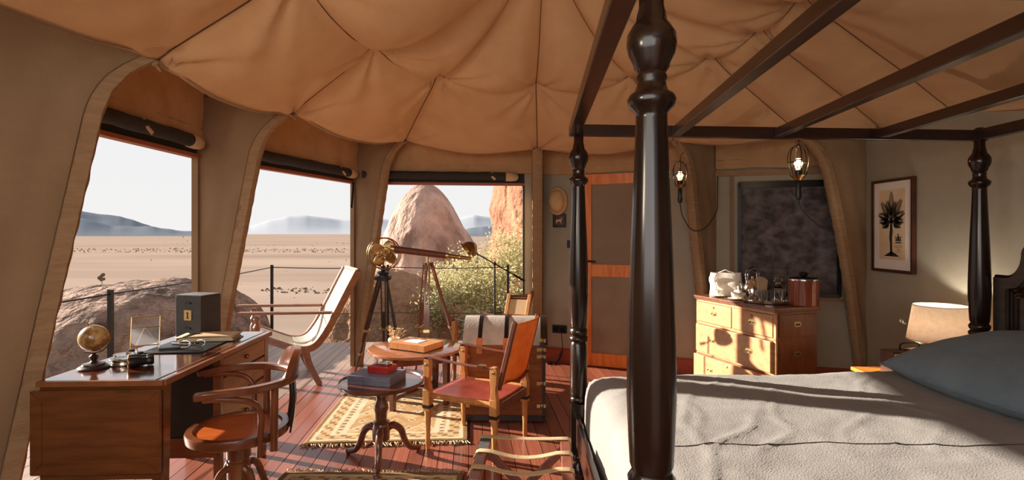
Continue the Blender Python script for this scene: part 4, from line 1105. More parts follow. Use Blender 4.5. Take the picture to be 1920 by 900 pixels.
b = B().lathe([(.03, .90), (.075, .915), (.08, .94), (.078, .955), (.05, .965), (.055, .985), (.03, 1.0), (.022, 1.03), (.028, 1.045)], (fh.x, fh.y, 0), 24); b.build('base', 'black', fan, True)
fc = Vector((-1.195, 4.97, 1.16)); fd = Vector((.42, -.9, 0)).normalized(); fs = Vector((fd.y, -fd.x, 0)); upv = Vector((0, 0, 1))
Rr = .145
def ring_pts(c, r, n=40): return [c+fs*r*math.cos(2*PI*k/n)+upv*r*math.sin(2*PI*k/n) for k in range(n)]
for off, r, t in ((.05, Rr, .0065), (-.05, Rr, .005), (.058, .060, .003)):
    b = B().tube(ring_pts(fc+fd*off, r), t, 8, closed=True, up=fd); b.build('cage_ring', 'old_brass', fan, True)
b = B()
for k in range(8):
    a = 2*PI*k/8; dv = fs*math.cos(a)+upv*math.sin(a)
    b.tube([fc+fd*.075+dv*.012, fc+fd*.072+dv*.07, fc+fd*.05+dv*Rr, fc-fd*.05+dv*Rr, fc-fd*.07+dv*.05], .0022, 5)
b.build('cage_wire', 'old_brass', fan, True)
for k in range(4):
    a = 2*PI*k/4+.6; b = B()
    def bl(u, v, a=a):
        r = .026+.104*u; wd = (.03+.066*math.sin(PI*min(1, u*.72+.12)))*(v-.5)*2*.9
        aa = a+wd/max(r, .05)*.62; dv = fs*math.cos(aa)+upv*math.sin(aa)
        return fc+dv*r+fd*(.012+.030*(v-.5))
    b.grid(bl, 8, 6); b.build('blade', 'brass', fan, True, smooth=180, solid=.002)
Mf = Matrix((fs, upv, fd)).transposed()
b = B().lathe([(.0, .045), (.020, .042), (.026, .02), (.024, -.01), (.034, -.03), (.044, -.06), (.042, -.11), (.026, -.14), (0, -.145)], fc, 20, Mf); b.build('motor', 'brass', fan, True)
b = B().tube([(fh.x, fh.y, 1.03), (fc.x-.02, fc.y+.05, 1.08), tuple(fc-fd*.07)], .012, 8); b.build('neck', 'old_brass', fan, True)

# ------------------------------------------------------------------ telescope on a tripod
ts = thing('telescope', 'long brass and leather telescope on a wooden tripod by the railing', 'telescope', (-.795, 5.02, 0))
th_ = Vector((-.795, 5.02, 1.075))
tripod(ts, th_, [(-.94, 5.22, 0), (-.47, 5.18, 0), (-.775, 4.80, 0)], 'rack_wood', None, .58)
b = B().lathe([(.03, 1.04), (.034, 1.055), (.034, 1.075), (.012, 1.08), (.010, 1.16), (.018, 1.165), (.018, 1.175)], (th_.x, th_.y, 0), 16); b.build('head', 'brass', ts, True)
a0 = px(732, 466, 4.99); a1 = px(884, 485, 5.05); dv = (a1-a0).normalized()
def seg(t0, t1, r0, r1, m, nm): B().tube([a0+(a1-a0)*t0, a0+(a1-a0)*t1], [r0, r1], 20).build(nm, m, ts, True)
seg(0, .05, .036, .036, 'brass', 'objective'); seg(.05, .68, .034, .031, 'strap_leather', 'main_tube'); seg(.68, .71, .033, .033, 'brass', 'joint_ring'); seg(.71, .84, .022, .021, 'old_brass', 'draw_tube'); seg(.84, .86, .024, .024, 'brass', 'joint_ring'); seg(.86, .95, .017, .017, 'old_brass', 'draw_tube'); seg(.95, 1, .020, .014, 'brass', 'eyepiece')

# ------------------------------------------------------------------ brass reading lamp with a long diagonal arm
fl = thing('floor_lamp', 'slim floor lamp with brass dome head on a long diagonal arm', 'lamp', (-.17, 5.25, 0))
b = B().lathe([(.13, 0), (.13, .012), (.03, .022), (.012, .04)], (-.17, 5.25, 0), 28); b.build('base', 'dark_metal', fl, True)
b = B().tube([(-.17, 5.25, .02), (-.17, 5.25, 1.075)], .008, 10); b.build('pole', 'dark_metal', fl, True)
h0 = px(884, 470, 5.20); h1 = px(984, 527, 5.22)
b = B().tube([h0, h0+(h1-h0)*.82], .006, 8).tube([h0+(h1-h0)*.80, h1], .011, 8); b.build('arm', 'dark_metal', fl, True)
b = B().ball(tuple(px(928, 495, 5.235)), .018, 10, 8); b.build('joint', 'dark_metal', fl, True)
hd = Vector((-.75, -.25, -.62)).normalized(); Ml = hd.to_track_quat('-Z', 'Y').to_matrix()
b = B(); b.lathe([(.012, .085), (.03, .08), (.062, .055), (.085, .015), (.092, -.025), (.088, -.025), (.080, .015), (.058, .05), (.0, .07)], px(879, 467, 5.2), 28, Ml); b.build('lamp_shade', 'old_brass', fl, True)

# ------------------------------------------------------------------ luggage rack
lr = thing('luggage_rack', 'folding wooden luggage rack with webbing straps at the foot of the bed', 'rack', (.05, 2.25, 0), math.radians(-4))
z = .385; y0, y1 = -.26, .235; xl, xr = -.185, .18
for s, x in ((-1, xl), (1, xr)):
    b = B().bar((x, y0, z), (x, y1, z), .045, .028); b.build('top_rail', 'rack_wood', lr, smooth=0, bevel=.004)
    for y in (y0+.05, y1-.06):
        b = B().bar((x, y+.02*s, z-.012), (-x*1.0, y+.02*s, .012), .02, .034); b.build('leg', 'rack_wood', lr, smooth=0, bevel=.003)
for y in (y0+.06, y1-.06):
    b = B().tube([(-.16, y, .05), (.16, y, .05)], .012, 8); b.build('foot_rail', 'rack_wood', lr)
for i, y in enumerate((y1-.014, y1-.175, y1-.335, y1-.47)):
    sag = .004 if i == 0 else .024
    pts = [(xl-.026, y, z-.02), (xl-.026, y, z+.012), (xl-.012, y, z+.019), (xl+.025, y, z+.018)]+[(xl+.04+(xr-xl-.08)*k/12, y, z+.017-sag*math.sin(PI*k/12)) for k in range(13)]+[(xr-.025, y, z+.018), (xr+.012, y, z+.019), (xr+.026, y, z+.012), (xr+.026, y, z-.02)]
    b = B().strap(pts, .034, .003); b.build('strap', 'webbing', lr)
b = B().box(xl-.024, xl+.024, y1-.15, y1-.035, z+.014, z+.017); b.build('patch', 'webbing_dark', lr, smooth=0)
# ------------------------------------------------------------------ chest of drawers
cA = Vector((1.64, 4.74)); cB = Vector((1.93, 3.90)); cC = Vector((2.34, 4.04))
ux = (cB-cA).normalized(); Lf = (cB-cA).length; Ls = .42
cd = thing('chest_of_drawers', 'old wooden campaign chest of drawers under the gauze window', 'chest', (cA.x, cA.y, 0), math.atan2(ux.y, ux.x))
# local x runs along the front from far to near, local y points back from the front
b = B().box(.012, Lf-.012, .012, Ls-.01, .07, .765); b.build('carcass', 'chest_body', cd, smooth=0, bevel=.003)
b = B().box(-.005, Lf+.008, -.012, Ls, .768, .782).box(-.012, Lf+.014, -.02, Ls+.004, .782, .80); b.build('chest_top', 'chest_body', cd, smooth=0, bevel=.003)
for x, y in ((.05, .05), (Lf-.05, .05), (.05, Ls-.05), (Lf-.05, Ls-.05)):
    b = B().lathe([(.02, 0), (.03, .02), (.022, .05), (.034, .07)], (x, y, 0), 14); b.build('foot', 'chest_body', cd)
b = B().box(0, .022, .0, .014, .07, .766).box(Lf-.022, Lf, .0, .014, .07, .766).box(.0, Lf, .0, .014, .748, .766).box(0, Lf, 0, .014, .556, .574).box(0, Lf, 0, .014, .30, .316).box(0, Lf, 0, .014, .06, .08).box(.44, .456, 0, .014, .574, .75); b.build('front_frame', 'chest_front', cd, smooth=0)
def pull(parent, x, y, z, m='old_brass'):
    b = B()
    pts = [(.034*math.copysign(abs(math.cos(a))**.6, math.cos(a)), .019*math.copysign(abs(math.sin(a))**.6, math.sin(a))) for a in [2*PI*k/20 for k in range(20)]]
    b.prism(pts, 0, .003, Matrix.Translation(Vector((x, y, z))) @ Matrix.Rotation(PI/2, 4, 'X')); b.build('handle', 'brass', parent, smooth=0)
    b = B().tube(spline([(x-.018, y-.003, z-.001), (x-.016, y-.012, z-.008), (x+.016, y-.012, z-.008), (x+.018, y-.003, z-.001)], 5), .004, 6); b.build('bail', 'old_brass', parent)
    
def keyhole(parent, x, y, z):
    b = B().lathe([(.007, 0), (.007, .002), (.0, .002)], (x, y, z), 10, Matrix.Rotation(PI/2, 3, 'X')).box(x-.0025, x+.0025, y-.002, y, z-.012, z); b.build('keyhole', 'black', parent, smooth=0)
for x0, x1, z0, z1, outd, pulls in ((.026, .436, .578, .744, .0, [.5]), (.460, Lf-.026, .578, .744, .0, [.5]), (.026, Lf-.026, .32, .552, .022, [.25, .75]), (.026, Lf-.026, .084, .296, .045, [.25, .75])):
    b = B().box(x0, x1, -.006-outd, .25, z0, z1); d = b.build('drawer', 'chest_front', cd, smooth=0, bevel=.003)
    for q in pulls: pull(d, x0+(x1-x0)*q, -.006-outd, (z0+z1)/2+.006)
    keyhole(d, (x0+x1)/2, -.006-outd, z1-.028)
# side with its own false drawer lines and brass pulls
b = B().box(Lf-.012, Lf-.006, .04, Ls-.03, .578, .744).box(Lf-.012, Lf-.006, .04, Ls-.03, .32, .552).box(Lf-.012, Lf-.006, .04, Ls-.03, .084, .296); sd = b.build('side_panel', 'chest_body', cd, smooth=0, bevel=.002)
for z in (.67, .45):
    b = B(); pts = [(.032*math.copysign(abs(math.cos(a))**.6, math.cos(a)), .019*math.copysign(abs(math.sin(a))**.6, math.sin(a))) for a in [2*PI*k/20 for k in range(20)]]
    M = Matrix.Translation(Vector((Lf-.006, Ls*.5, z))) @ Matrix.Rotation(PI/2, 4, 'Z') @ Matrix.Rotation(PI/2, 4, 'X')
    b.prism(pts, 0, .004, M); b.build('handle', 'brass', cd, smooth=0)
    b = B().box(Lf-.002, Lf+.002, Ls*.5-.018, Ls*.5+.018, z-.007, z+.006); b.build('handle_recess', 'trunk_dark', cd, smooth=0)

TZ = .8005
# linen bag
g = thing('linen_bag', 'white linen bag with a folded rope handle at the back of the chest', 'bag', (1.885, 4.70, TZ), math.radians(-28))
def bagf(u, v):
    a = u*2*PI; h = v*.2
    sx, sy = .135*(1-.08*v), .052*(1-.35*v)
    x = sx*math.copysign(abs(math.cos(a))**.5, math.cos(a)); y = sy*math.copysign(abs(math.sin(a))**.6, math.sin(a))
    n_ = .008*fbm((x*9, y*9, h*9), 1, 3)
    return (x+n_, y+n_*1.4, h+.006*noise.noise((x*12, y*9, 2))*v)
b = B(); b.grid(bagf, 40, 16); b.build('bag', 'linen_bag', g, smooth=180)
b = B().tube(spline([(-.06, -.02, .198), (-.03, -.022, .212), (0, -.02, .224), (.03, -.02, .212), (.07, -.018, .20)], 5), .006, 6).tube(spline([(-.07, .02, .195), (0, .025, .215), (.07, .02, .195)], 5), .006, 6); b.build('handle', 'linen_bag', g)
b = B(); b.grid(lambda u, v: (-.125+.05*u+.01*math.sin(v*7), -.057-.014*math.sin(v*5+1)-.012*u, .03+.165*v), 8, 14); b.build('ribbon', 'white_china', g, smooth=180, solid=.004)
# cups
def cup(label, c, rz):
    g = thing('tea_cup', label, 'cup', c, rz, 'white tea cups on the chest')
    b = B().lathe([(.022, 0), (.03, .003), (.062, .010), (.066, .014), (.061, .0135), (.03, .007), (0, .006)], n=28); b.build('saucer', 'white_china', g)
    b = B().lathe([(.018, .008), (.02, .012), (.032, .025), (.037, .045), (.039, .062), (.036, .062), (.034, .045), (.028, .025), (0, .016)], n=28); b.build('cup', 'white_china', g)
    b = B().tube(spline([(.036, 0, .05), (.056, 0, .052), (.058, 0, .036), (.034, 0, .026)], 5), .004, 6); b.build('handle', 'white_china', g)
    return g
cup('white tea cup and saucer nearest the linen bag', (1.78, 4.60, TZ), .6)
cup('white tea cup and saucer next to the silver tray', (1.845, 4.395, TZ), -.4)
g = thing('sugar_bowl', 'small cream sugar bowl with knobbed lid behind the tea cups', 'bowl', (1.915, 4.51, TZ))
b = B().lathe([(.02, 0), (.04, .012), (.046, .035), (.038, .05), (.030, .052)], n=24); b.build('bowl', 'white_china', g)
b = B().lathe([(.040, .051), (.034, .062), (.012, .07), (.006, .078), (.012, .09), (.007, .102), (0, .104)], n=20); b.build('lid', 'white_china', g)
# kettle
g = thing('kettle', 'polished steel kettle with looped handle on the chest', 'kettle', (2.055, 4.56, TZ), math.radians(200))
b = B().lathe([(.06, 0), (.072, .006), (.078, .04), (.074, .09), (.056, .125), (.04, .14), (.038, .146)], n=32); b.build('body', 'chrome', g)
b = B().lathe([(.042, .146), (.036, .158), (.012, .164), (.010, .175), (.016, .182), (0, .19)], n=24); b.build('lid', 'chrome', g)
b = B().tube(spline([(.065, 0, .05), (.10, 0, .075), (.115, 0, .115), (.132, 0, .135)], 6), lambda t: .017-.008*t, 12); b.build('spout', 'chrome', g)
for s in (-.014, .014):
    b = B().tube(spline([(.05, s, .125), (.062, s, .18), (.05, s, .225), (0, s, .246), (-.05, s, .225), (-.062, s, .18), (-.05, s, .125)], 6), .0055, 8); b.build('handle', 'chrome', g)
b = B().tube(spline([(.04, 0, .232), (0, 0, .247), (-.04, 0, .232)], 5), .014, 8); b.build('grip', 'plastic_black', g)
# tray with glassware
tc_ = Vector((1.995, 4.215, TZ))
g = thing('silver_tray', 'oval silver gallery tray holding glassware on the chest', 'tray', tc_, math.radians(-60))
b = B().lathe([(.0, .004), (.16, .004), (.168, .010), (.172, .026), (.176, .026), (.172, .006), (.16, 0), (0, 0)], n=48, sx=1.0, sy=.78); b.build('tray', 'silver', g)
b = B()
for k in range(40):
    a = 2*PI*k/40; b.tube([((.172*1.0)*math.cos(a), .172*.78*math.sin(a), .012), ((.174*1.0)*math.cos(a), .174*.78*math.sin(a), .030)], .003, 5)
b.build('gallery_rail', 'silver', g)
def tumbler(label, dx, dy, h=.085, r=.032):
    g = thing('tumbler', label, 'glass', tc_+Vector((dx, dy, .0045)), 0, 'cut-glass tumblers on the tray')
    b = B().lathe([(r*.82, 0), (r*.86, .004), (r, h), (r-.0025, h), (r*.8, .012), (0, .010)], n=12); b.build('glass', 'thin_glass', g, smooth=25)
tumbler('cut-glass tumbler on the tray, nearest the kettle', -.045, .075)
tumbler('cut-glass tumbler on the tray, in front of the kettle', -.035, -.005)
tumbler('cut-glass tumbler in the middle of the tray', .035, -.005)
tumbler('cut-glass tumbler on the tray, beside the decanter', .045, .075)
g = thing('decanter', 'square cut-glass decanter with flat stopper on the tray', 'decanter', tc_+Vector((.085, -.045, .0045)), .4)
b = B().box(-.036, .036, -.036, .036, 0, .115).lathe([(.036, .115), (.02, .135), (.015, .15), (.022, .16)], n=16); b.build('bottle', 'glass', g, smooth=20, bevel=.004)
b = B().lathe([(.01, .150), (.012, .162), (.03, .168), (.03, .188), (.022, .196)], n=8); b.build('stopper', 'glass', g, smooth=20)
g = thing('folded_napkin', 'cream pleated napkin standing behind the glasses', 'napkin', tc_+Vector((.045, .135, .005)), -.5)
b = B(); b.grid(lambda u, v: ((u-.5)*.11*(.35+v*.65-.25*v*v), .012*math.sin(u*34)*v, .19*v*(1-.35*(u-.35)**2)), 40, 10); b.build('pleats', 'cream_canvas', g, smooth=180, solid=.002)
# ice bucket with tongs
g = thing('ice_bucket', 'round stave-wood ice bucket with black knobbed lid at the near end of the chest', 'bucket', (2.225, 4.07, TZ), .2)
b = B().lathe([(.098, 0), (.102, .004), (.104, .19), (.100, .195), (.09, .195)], n=32); bk = b.build('bucket', 'bucket_wood', g, smooth=40)
for k in range(16):
    a = 2*PI*k/16; c, s = math.cos(a), math.sin(a); b = B().bar((.1025*c, .1025*s, .004), (.1045*c, .1045*s, .19), .036, .004, up=(c, s, 0)); b.build('stave', 'bucket_wood', bk, smooth=0, bevel=.001)
b = B().lathe([(.104, .196), (.104, .206), (.09, .212), (.02, .216), (.014, .22), (.03, .228), (.034, .242), (.022, .252), (0, .254)], n=28); b.build('lid', 'plastic_black', g)
b = B().lathe([(.1055, .188), (.1065, .192), (.1065, .200), (.105, .203)], n=32); b.build('metal_band', 'chrome', g)
b = B().tube(spline([(.104, 0, .17), (.128, 0, .16), (.132, 0, .10), (.122, 0, .06), (.105, 0, .055)], 5), .007, 8); b.build('handle', 'plastic_black', g)
g = thing('ice_tongs', 'pale bone-handled ice tongs beside the bucket', 'tongs', (2.20, 4.20, TZ), .1)
b = B().tube([(0, 0, 0), (0, 0, .16)], .005, 8); b.build('arm', 'white_china', g)
b = B().tube([(0, 0, .14), (.09, -.02, .12)], .005, 8); b.build('arm', 'white_china', g)

# ------------------------------------------------------------------ wall things
rz, L = wall_frame(P4, P5)
def on_wall(P, rz, t, z, out=0): return Vector((P.x+math.cos(rz)*t+math.sin(rz)*out, P.y+math.sin(rz)*t-math.cos(rz)*out, z))
p = on_wall(P4, rz, .225, 1.665, .02)
g = thing('pith_helmet', 'cream pith helmet hung on the wall left of the door', 'hat', p, rz)
b = B()
def hat(u, v):
    a = u*2*PI; r = math.sin(v*PI/2)
    ry = .058+.075*(1-abs(math.cos(a))*.1)
    return (.088*r**.85*math.cos(a), -.11*math.cos(v*PI/2)**.8-.004, .118*r**.85*math.sin(a)+.015)
b.grid(hat, 40, 14); b.build('crown', 'felt_hat', g, smooth=180)
b = B(); b.grid(lambda u, v: ((.086+.022*v)*math.cos(u*2*PI), -.010-.018*math.sin(PI*v)+.008*v, (.116+.03*v)*math.sin(u*2*PI)+.015), 40, 6); b.build('brim', 'felt_hat', g, smooth=180, solid=.004)
b = B().tube([(.088*math.cos(2*PI*k/40), -.03, .117*math.sin(2*PI*k/40)+.015) for k in range(40)], .006, 6, closed=True, up=(0, 1, 0)); b.build('band', 'manila', g)
p = on_wall(P4, rz, .245, 1.48, .004)
g = thing('small_picture', 'small black framed picture of a pale horse under the helmet', 'picture', p, rz)
b = B().box(-.07, .07, -.018, 0, -.07, .07); b.build('frame', 'black', g, smooth=0, bevel=.003)
b = B().box(-.05, .05, -.0195, -.018, -.05, .05); pp = b.build('print', 'frame_wood', g, smooth=0)
b = B(); M = Matrix.Translation(Vector((0, -.0195, 0))) @ Matrix.Rotation(PI/2, 4, 'X')
b.prism([(-.032, -.03), (-.026, -.03), (-.022, -.008), (.012, -.008), (.016, -.03), (.022, -.03), (.022, .004), (.034, .022), (.028, .028), (.014, .010), (-.026, .010), (-.036, -.006)], 0, .0015, M); b.build('horse', 'paper', pp, smooth=0)
p = on_wall(P4, rz, .245, .35, .003)
g = thing('power_socket', 'black double power socket low on the wall left of the door', 'socket', p, rz)
b = B().box(-.078, .078, -.012, 0, -.042, .042); b.build('plate', 'plastic_black', g, smooth=0, bevel=.004)
for x in (-.037, .037):
    b = B().lathe([(.028, 0), (.030, .004), (.026, .004), (.024, -.004), (0, -.004)], (x, -.012, 0), 20, Matrix.Rotation(PI/2, 3, 'X')); b.build('outlet', 'dark_metal', g)
b = B().box(-.006, .006, -.003, .0, -.01, .01)
p2 = on_wall(P4, rz, .29, 0, .0)
pc = thing('power_cable', 'black cable and plug trailing from the socket to the floor', 'cable', on_wall(P4, rz, .28, 0, .03), rz)
b = B().tube(spline([(.0, -.0, .335), (.0, -.03, .30), (.005, -.01, .18), (-.01, -.015, .08), (-.05, -.04, .012), (-.09, -.07, .008)], 8), .004, 6); b.build('cord', 'plastic_black', pc)
b = B().tube([(-.085, -.068, .016), (-.135, -.09, .016)], .016, 10).tube(spline([(.0, -.018, .13), (-.02, -.02, .08), (-.04, -.04, .03)], 4), .011, 8); b.build('plug', 'plastic_black', pc)
p = on_wall(P4, rz, .36, 1.235, .002)
g = thing('light_switch', 'small black light switch between helmet and door', 'switch', p, rz)
b = B().box(-.035, .035, -.01, 0, -.04, .04); b.build('plate', 'plastic_black', g, smooth=0, bevel=.003)
b = B().box(-.014, .014, -.014, -.01, -.02, .02); b.build('rocker', 'dark_metal', g, smooth=0)

# palm print on the right wall: local x to the right seen from the room, local y into the wall
g = thing('palm_print', 'dark framed print of a palm tree on the right wall', 'picture', (3.085, 4.53, 1.41), -PI/2)
Wp, Hp = .47, .375
b = B()
b.box(0, .022, -.035, -.003, -Hp, Hp).box(Wp-.022, Wp, -.035, -.003, -Hp, Hp).box(.022, Wp-.022, -.035, -.003, Hp-.022, Hp).box(.022, Wp-.022, -.035, -.003, -Hp, -Hp+.022); b.build('frame', 'frame_wood', g, smooth=0, bevel=.002)
b = B().box(.02, Wp-.02, -.022, -.006, -Hp+.02, Hp-.02); b.build('mat_board', 'mat_board', g, smooth=0)
b = B().box(.085, Wp-.09, -.0235, -.022, -Hp+.10, Hp-.085); pr = b.build('print', 'print_paper', g, smooth=0)
MP = Matrix.Translation(Vector((.225, -.0237, 0))) @ Matrix.Rotation(PI/2, 4, 'X')
def flat(b, poly): b.prism(poly, 0, .0008, MP)
b = B(); flat(b, [(-.012, -.235), (.012, -.235), (.009, -.10), (.016, -.05), (.012, .03), (-.012, .03), (-.016, -.04), (-.022, -.09), (-.014, -.15)])
flat(b, [(-.085, -.248), (-.04, -.225), (0, -.205), (.04, -.222), (.09, -.248)])
rp2 = random.Random(6)
for ang, ln in ((90, .225), (60, .21), (122, .20), (35, .16), (148, .16), (12, .12), (168, .12), (75, .16), (105, .17), (-10, .09), (190, .09)):
    a = math.radians(ang); d = Vector((math.cos(a), math.sin(a))); n_ = Vector((-d.y, d.x)); o = Vector((0, .03))
    drop = -.35*abs(math.cos(a))
    for k in range(14):
        t = .25+.75*k/13; c = o+d*ln*t+Vector((0, drop*ln*t*t*.6)); l_ = .034*math.sin(PI*min(1, .25+t*.7))+.008
        for s in (-1, 1):
            e = c+n_*s*l_+d*.022; flat(b, [(c.x, c.y), ((c.x+e.x)/2+d.x*.005, (c.y+e.y)/2+d.y*.005), (e.x, e.y), ((c.x+e.x)/2-d.x*.005, (c.y+e.y)/2-d.y*.005)])
    e = o+d*ln+Vector((0, drop*ln*.6)); flat(b, [(o.x-n_.x*.006, o.y-n_.y*.006), (o.x+n_.x*.006, o.y+n_.y*.006), (e.x, e.y)])
b.build('palm_drawing', 'print_ink', pr, smooth=0)
b = B(); cx, cy = .078, -.105            # small crest with lettering lines under it
flat(b, [(cx-.012, cy-.02), (cx+.012, cy-.02), (cx+.014, cy+.016), (cx, cy+.024), (cx-.014, cy+.016)])
for s in (-1, 1): flat(b, [(cx+s*.016, cy-.02), (cx+s*.03, cy-.022), (cx+s*.028, cy+.004), (cx+s*.036, cy+.022), (cx+s*.024, cy+.016), (cx+s*.018, cy)][::s])
flat(b, [(cx-.042, cy-.034), (cx-.02, cy-.026), (cx+.02, cy-.026), (cx+.042, cy-.034), (cx+.02, cy-.036), (cx-.02, cy-.036)])
flat(b, [(cx-.008, cy+.026), (cx+.008, cy+.026), (cx+.005, cy+.038), (cx-.005, cy+.038)])
b.build('crest', 'print_ink', pr, smooth=0)
b = B()
for z_, w_ in ((-.165, .085), (-.175, .08), (-.19, .04), (-.197, .035), (-.212, .075)):
    x = cx-w_/2
    while x < cx+w_/2: q = rp2.uniform(.003, .007); flat(b, [(x, z_), (x+q, z_), (x+q, z_+.0022), (x, z_+.0022)]); x += q+.0018
b.build('lettering', 'frame_wood', pr, smooth=0)
b = B().box(.022, Wp-.022, -.029, -.027, -Hp+.022, Hp-.022)

# caged work lamps
def work_lamp(label, top, size, hook_to, cable, energy):
    g = thing('caged_lamp', label, 'lamp', top, 0, 'caged hanging work lamps')
    s = size
    b = B()
    for k in range(6):
        a = 2*PI*k/6+.3; c, q = math.cos(a), math.sin(a)
        b.tube(spline([(0, 0, 0), (.045*s*c, .045*s*q, -.02*s), (.064*s*c, .064*s*q, -.07*s), (.062*s*c, .062*s*q, -.12*s), (.045*s*c, .045*s*q, -.20*s)], 5), .0032*s, 5)
    b.tube([(.0625*s*math.cos(2*PI*k/24), .0625*s*math.sin(2*PI*k/24), -.115*s) for k in range(24)], .0028*s, 5, closed=True); b.ball((0, 0, -.003), .010*s, 8, 6); b.build('cage', 'black', g)
    b = B().lathe([(.050*s, -.20*s), (.046*s, -.205*s), (.022*s, -.225*s), (.018*s, -.232*s)], n=20); b.build('collar', 'old_brass', g)
    b = B().lathe([(.022*s, -.20*s), (.023*s, -.165*s), (.016*s, -.16*s)], n=14); b.build('socket', 'plastic_black', g)
    b = B().lathe([(.014*s, -.232*s), (.019*s, -.245*s), (.017*s, -.28*s), (.021*s, -.33*s), (.016*s, -.355*s), (.008*s, -.36*s)], n=16); b.build('handle', 'plastic_black', g)
    b = B().lathe([(.010*s, -.162*s), (.020*s, -.145*s), (.029*s, -.118*s), (.024*s, -.092*s), (.0, -.084*s)], n=18); b.build('bulb', 'bulb_glass', g)
    b = B().tube(spline([(0, -.0, -.158*s), (.008*s, 0, -.13*s), (.004*s, 0, -.108*s), (-.006*s, 0, -.12*s), (-.004*s, 0, -.14*s)], 5), .0035*s, 6); b.build('filament', 'bulb', g)
    b = B().tube(spline([(0, 0, .0)]+[Vector(h)-Vector(top) for h in hook_to], 6), .0028, 5); b.build('hook', 'dark_metal', g)
    b = B().tube(spline([(0, 0, -.36*s)]+[Vector(h)-Vector(top) for h in cable], 8), .0042, 6); b.build('cable', 'plastic_black', g)
    l = bpy.data.lights.new('lamp_light', 'POINT'); o = bpy.data.objects.new('lamp_light', l); COL.objects.link(o); o.parent = g; o.location = (0, 0, -.12*s)
    l.energy = energy; l.color = (1, .70, .38); l.shadow_soft_size = .022*s
work_lamp('caged work lamp hanging by the door beside the leaning pole', px(1275, 303, 4.62), 1.0, [px(1277, 292, 4.63), px(1283, 285, 4.66)], [px(1281, 408, 4.64), px(1300, 432, 4.70), px(1325, 425, 4.80), px(1344, 395, 4.9), px(1345, 378, 4.93), px(1346, 330, 4.96)], 3)
b = B()
lt = px(1497, 272, 3.95)
work_lamp('caged work lamp hanging in front of the gauze window', lt, 1.13, [px(1498, 262, 3.96), px(1500, 240, 4.0), px(1502, 222, 4.02)], [px(1503, 392, 3.97), px(1525, 415, 4.1), px(1545, 428, 4.25), px(1562, 430, 4.36)], 3)

# ------------------------------------------------------------------ night stand, radio, bedside lamp
ns_ = thing('nightstand', 'low wooden nightstand between bed and right wall', 'table', (2.70, 3.52, 0))
b = B().box(-.34, .33, -.20, .20, .395, .42); b.build('tabletop', 'door_pine', ns_, smooth=0, bevel=.004)
b = B().box(-.32, .31, -.18, .18, .27, .395); b.build('drawer_case', 'trunk_dark', ns_, smooth=0)
for x in (-.30, .29):
    for y in (-.16, .16): B().bar((x, y, 0), (x, y, .28), .04, .04, up=(0, 1, 0)).build('leg', 'chest_body', ns_, smooth=0)
g = thing('table_radio', 'old portable radio with dark case and carrying handle on the nightstand', 'radio', (2.60, 3.50, .4205), math.radians(8))
b = B().box(-.16, .16, -.05, .05, 0, .165); b.build('case', 'radio_case', g, smooth=0, bevel=.006)
b = B().box(-.15, .15, -.054, -.0505, .010, .15); b.build('front_panel', 'radio_front', g, smooth=0)
b = B().box(-.155, -.115, -.058, -.054, .02, .12); b.build('speaker_grille', 'black', g, smooth=0)
b = B().box(-.005, .11, -.058, -.054, .05, .125); dl = b.build('dial_frame', 'black', g, smooth=0)
b = B().box(.01, .10, -.059, -.058, .062, .112); b.build('dial', 'mat_board', dl, smooth=0)
b = B().tube(spline([(-.06, 0, .165), (-.055, 0, .20), (0, 0, .21), (.075, 0, .20), (.09, 0, .165)], 6), .006, 8); b.build('handle', 'plastic_black', g)
b = B().box(-.04, .08, -.02, .02, .166, .172); b.build('push_buttons', 'old_brass', g, smooth=0)
g = thing('bedside_lamp', 'bedside lamp with a drum shade of natural linen on a turned base', 'lamp', (2.86, 3.56, .4205))
b = B().lathe([(.06, 0), (.065, .01), (.05, .025), (.022, .04), (.018, .08), (.026, .11), (.016, .14), (.03, .19), (.034, .205), (.012, .215), (.008, .25)], n=24); b.build('base', 'bucket_wood', g)
b = B().lathe([(.185, .215), (.150, .445)], n=48)
b.f = [f for f in b.f if len(f) == 4]; b.build('lamp_shade', 'lamp_shade', g, smooth=60, solid=.003)
b = B().tube([(.185*math.cos(2*PI*k/48), .185*math.sin(2*PI*k/48), .215) for k in range(48)], .0035, 5, closed=True).tube([(.150*math.cos(2*PI*k/48), .150*math.sin(2*PI*k/48), .445) for k in range(48)], .0035, 5, closed=True); b.build('shade_rim', 'lamp_shade', g)
b = B().ball((0, 0, .29), .028, 14, 10); b.build('bulb', 'bulb', g)
l = bpy.data.lights.new('lamp_light', 'POINT'); o = bpy.data.objects.new('lamp_light', l); COL.objects.link(o); o.parent = g; o.location = (0, 0, .345); l.energy = 9; l.color = (1, .90, .78); l.shadow_soft_size = .025

# ------------------------------------------------------------------ things on the desk
DZ = .7485
g = thing('desk_globe', 'small antique desk globe on a turned base at the near end of the desk', 'globe', (-1.862, 2.375, DZ), math.radians(12))
b = B().lathe([(.058, 0), (.060, .006), (.052, .012), (.046, .014), (.042, .022), (.018, .026), (.010, .034), (.016, .046), (.018, .054), (.008, .062), (.010, .070)], n=28); b.build('base', 'trunk_dark', g)
gc = Vector((0, 0, .134))
b = B().ball(tuple(gc), .058, 28, 20); b.build('ball', 'globe_map', g, smooth=180)
ax_ = Vector((math.sin(-.4), 0, math.cos(-.4)))
b = B().tube([gc+(ax_*math.cos(t)+Vector((ax_.z, 0, -ax_.x))*math.sin(t))*.0655 for t in [PI*k/24 for k in range(25)]], .0032, 6, up=(0, 1, 0)).tube([gc-ax_*.07, gc-ax_*.055], .004, 6).tube([gc+ax_*.055, gc+ax_*.072], .004, 6); b.build('meridian', 'old_brass', g)
b = B().strap([(-.035, 0, .074), (0, 0, .069), (.035, 0, .075)], .012, .005); b.build('cradle', 'old_brass', g)
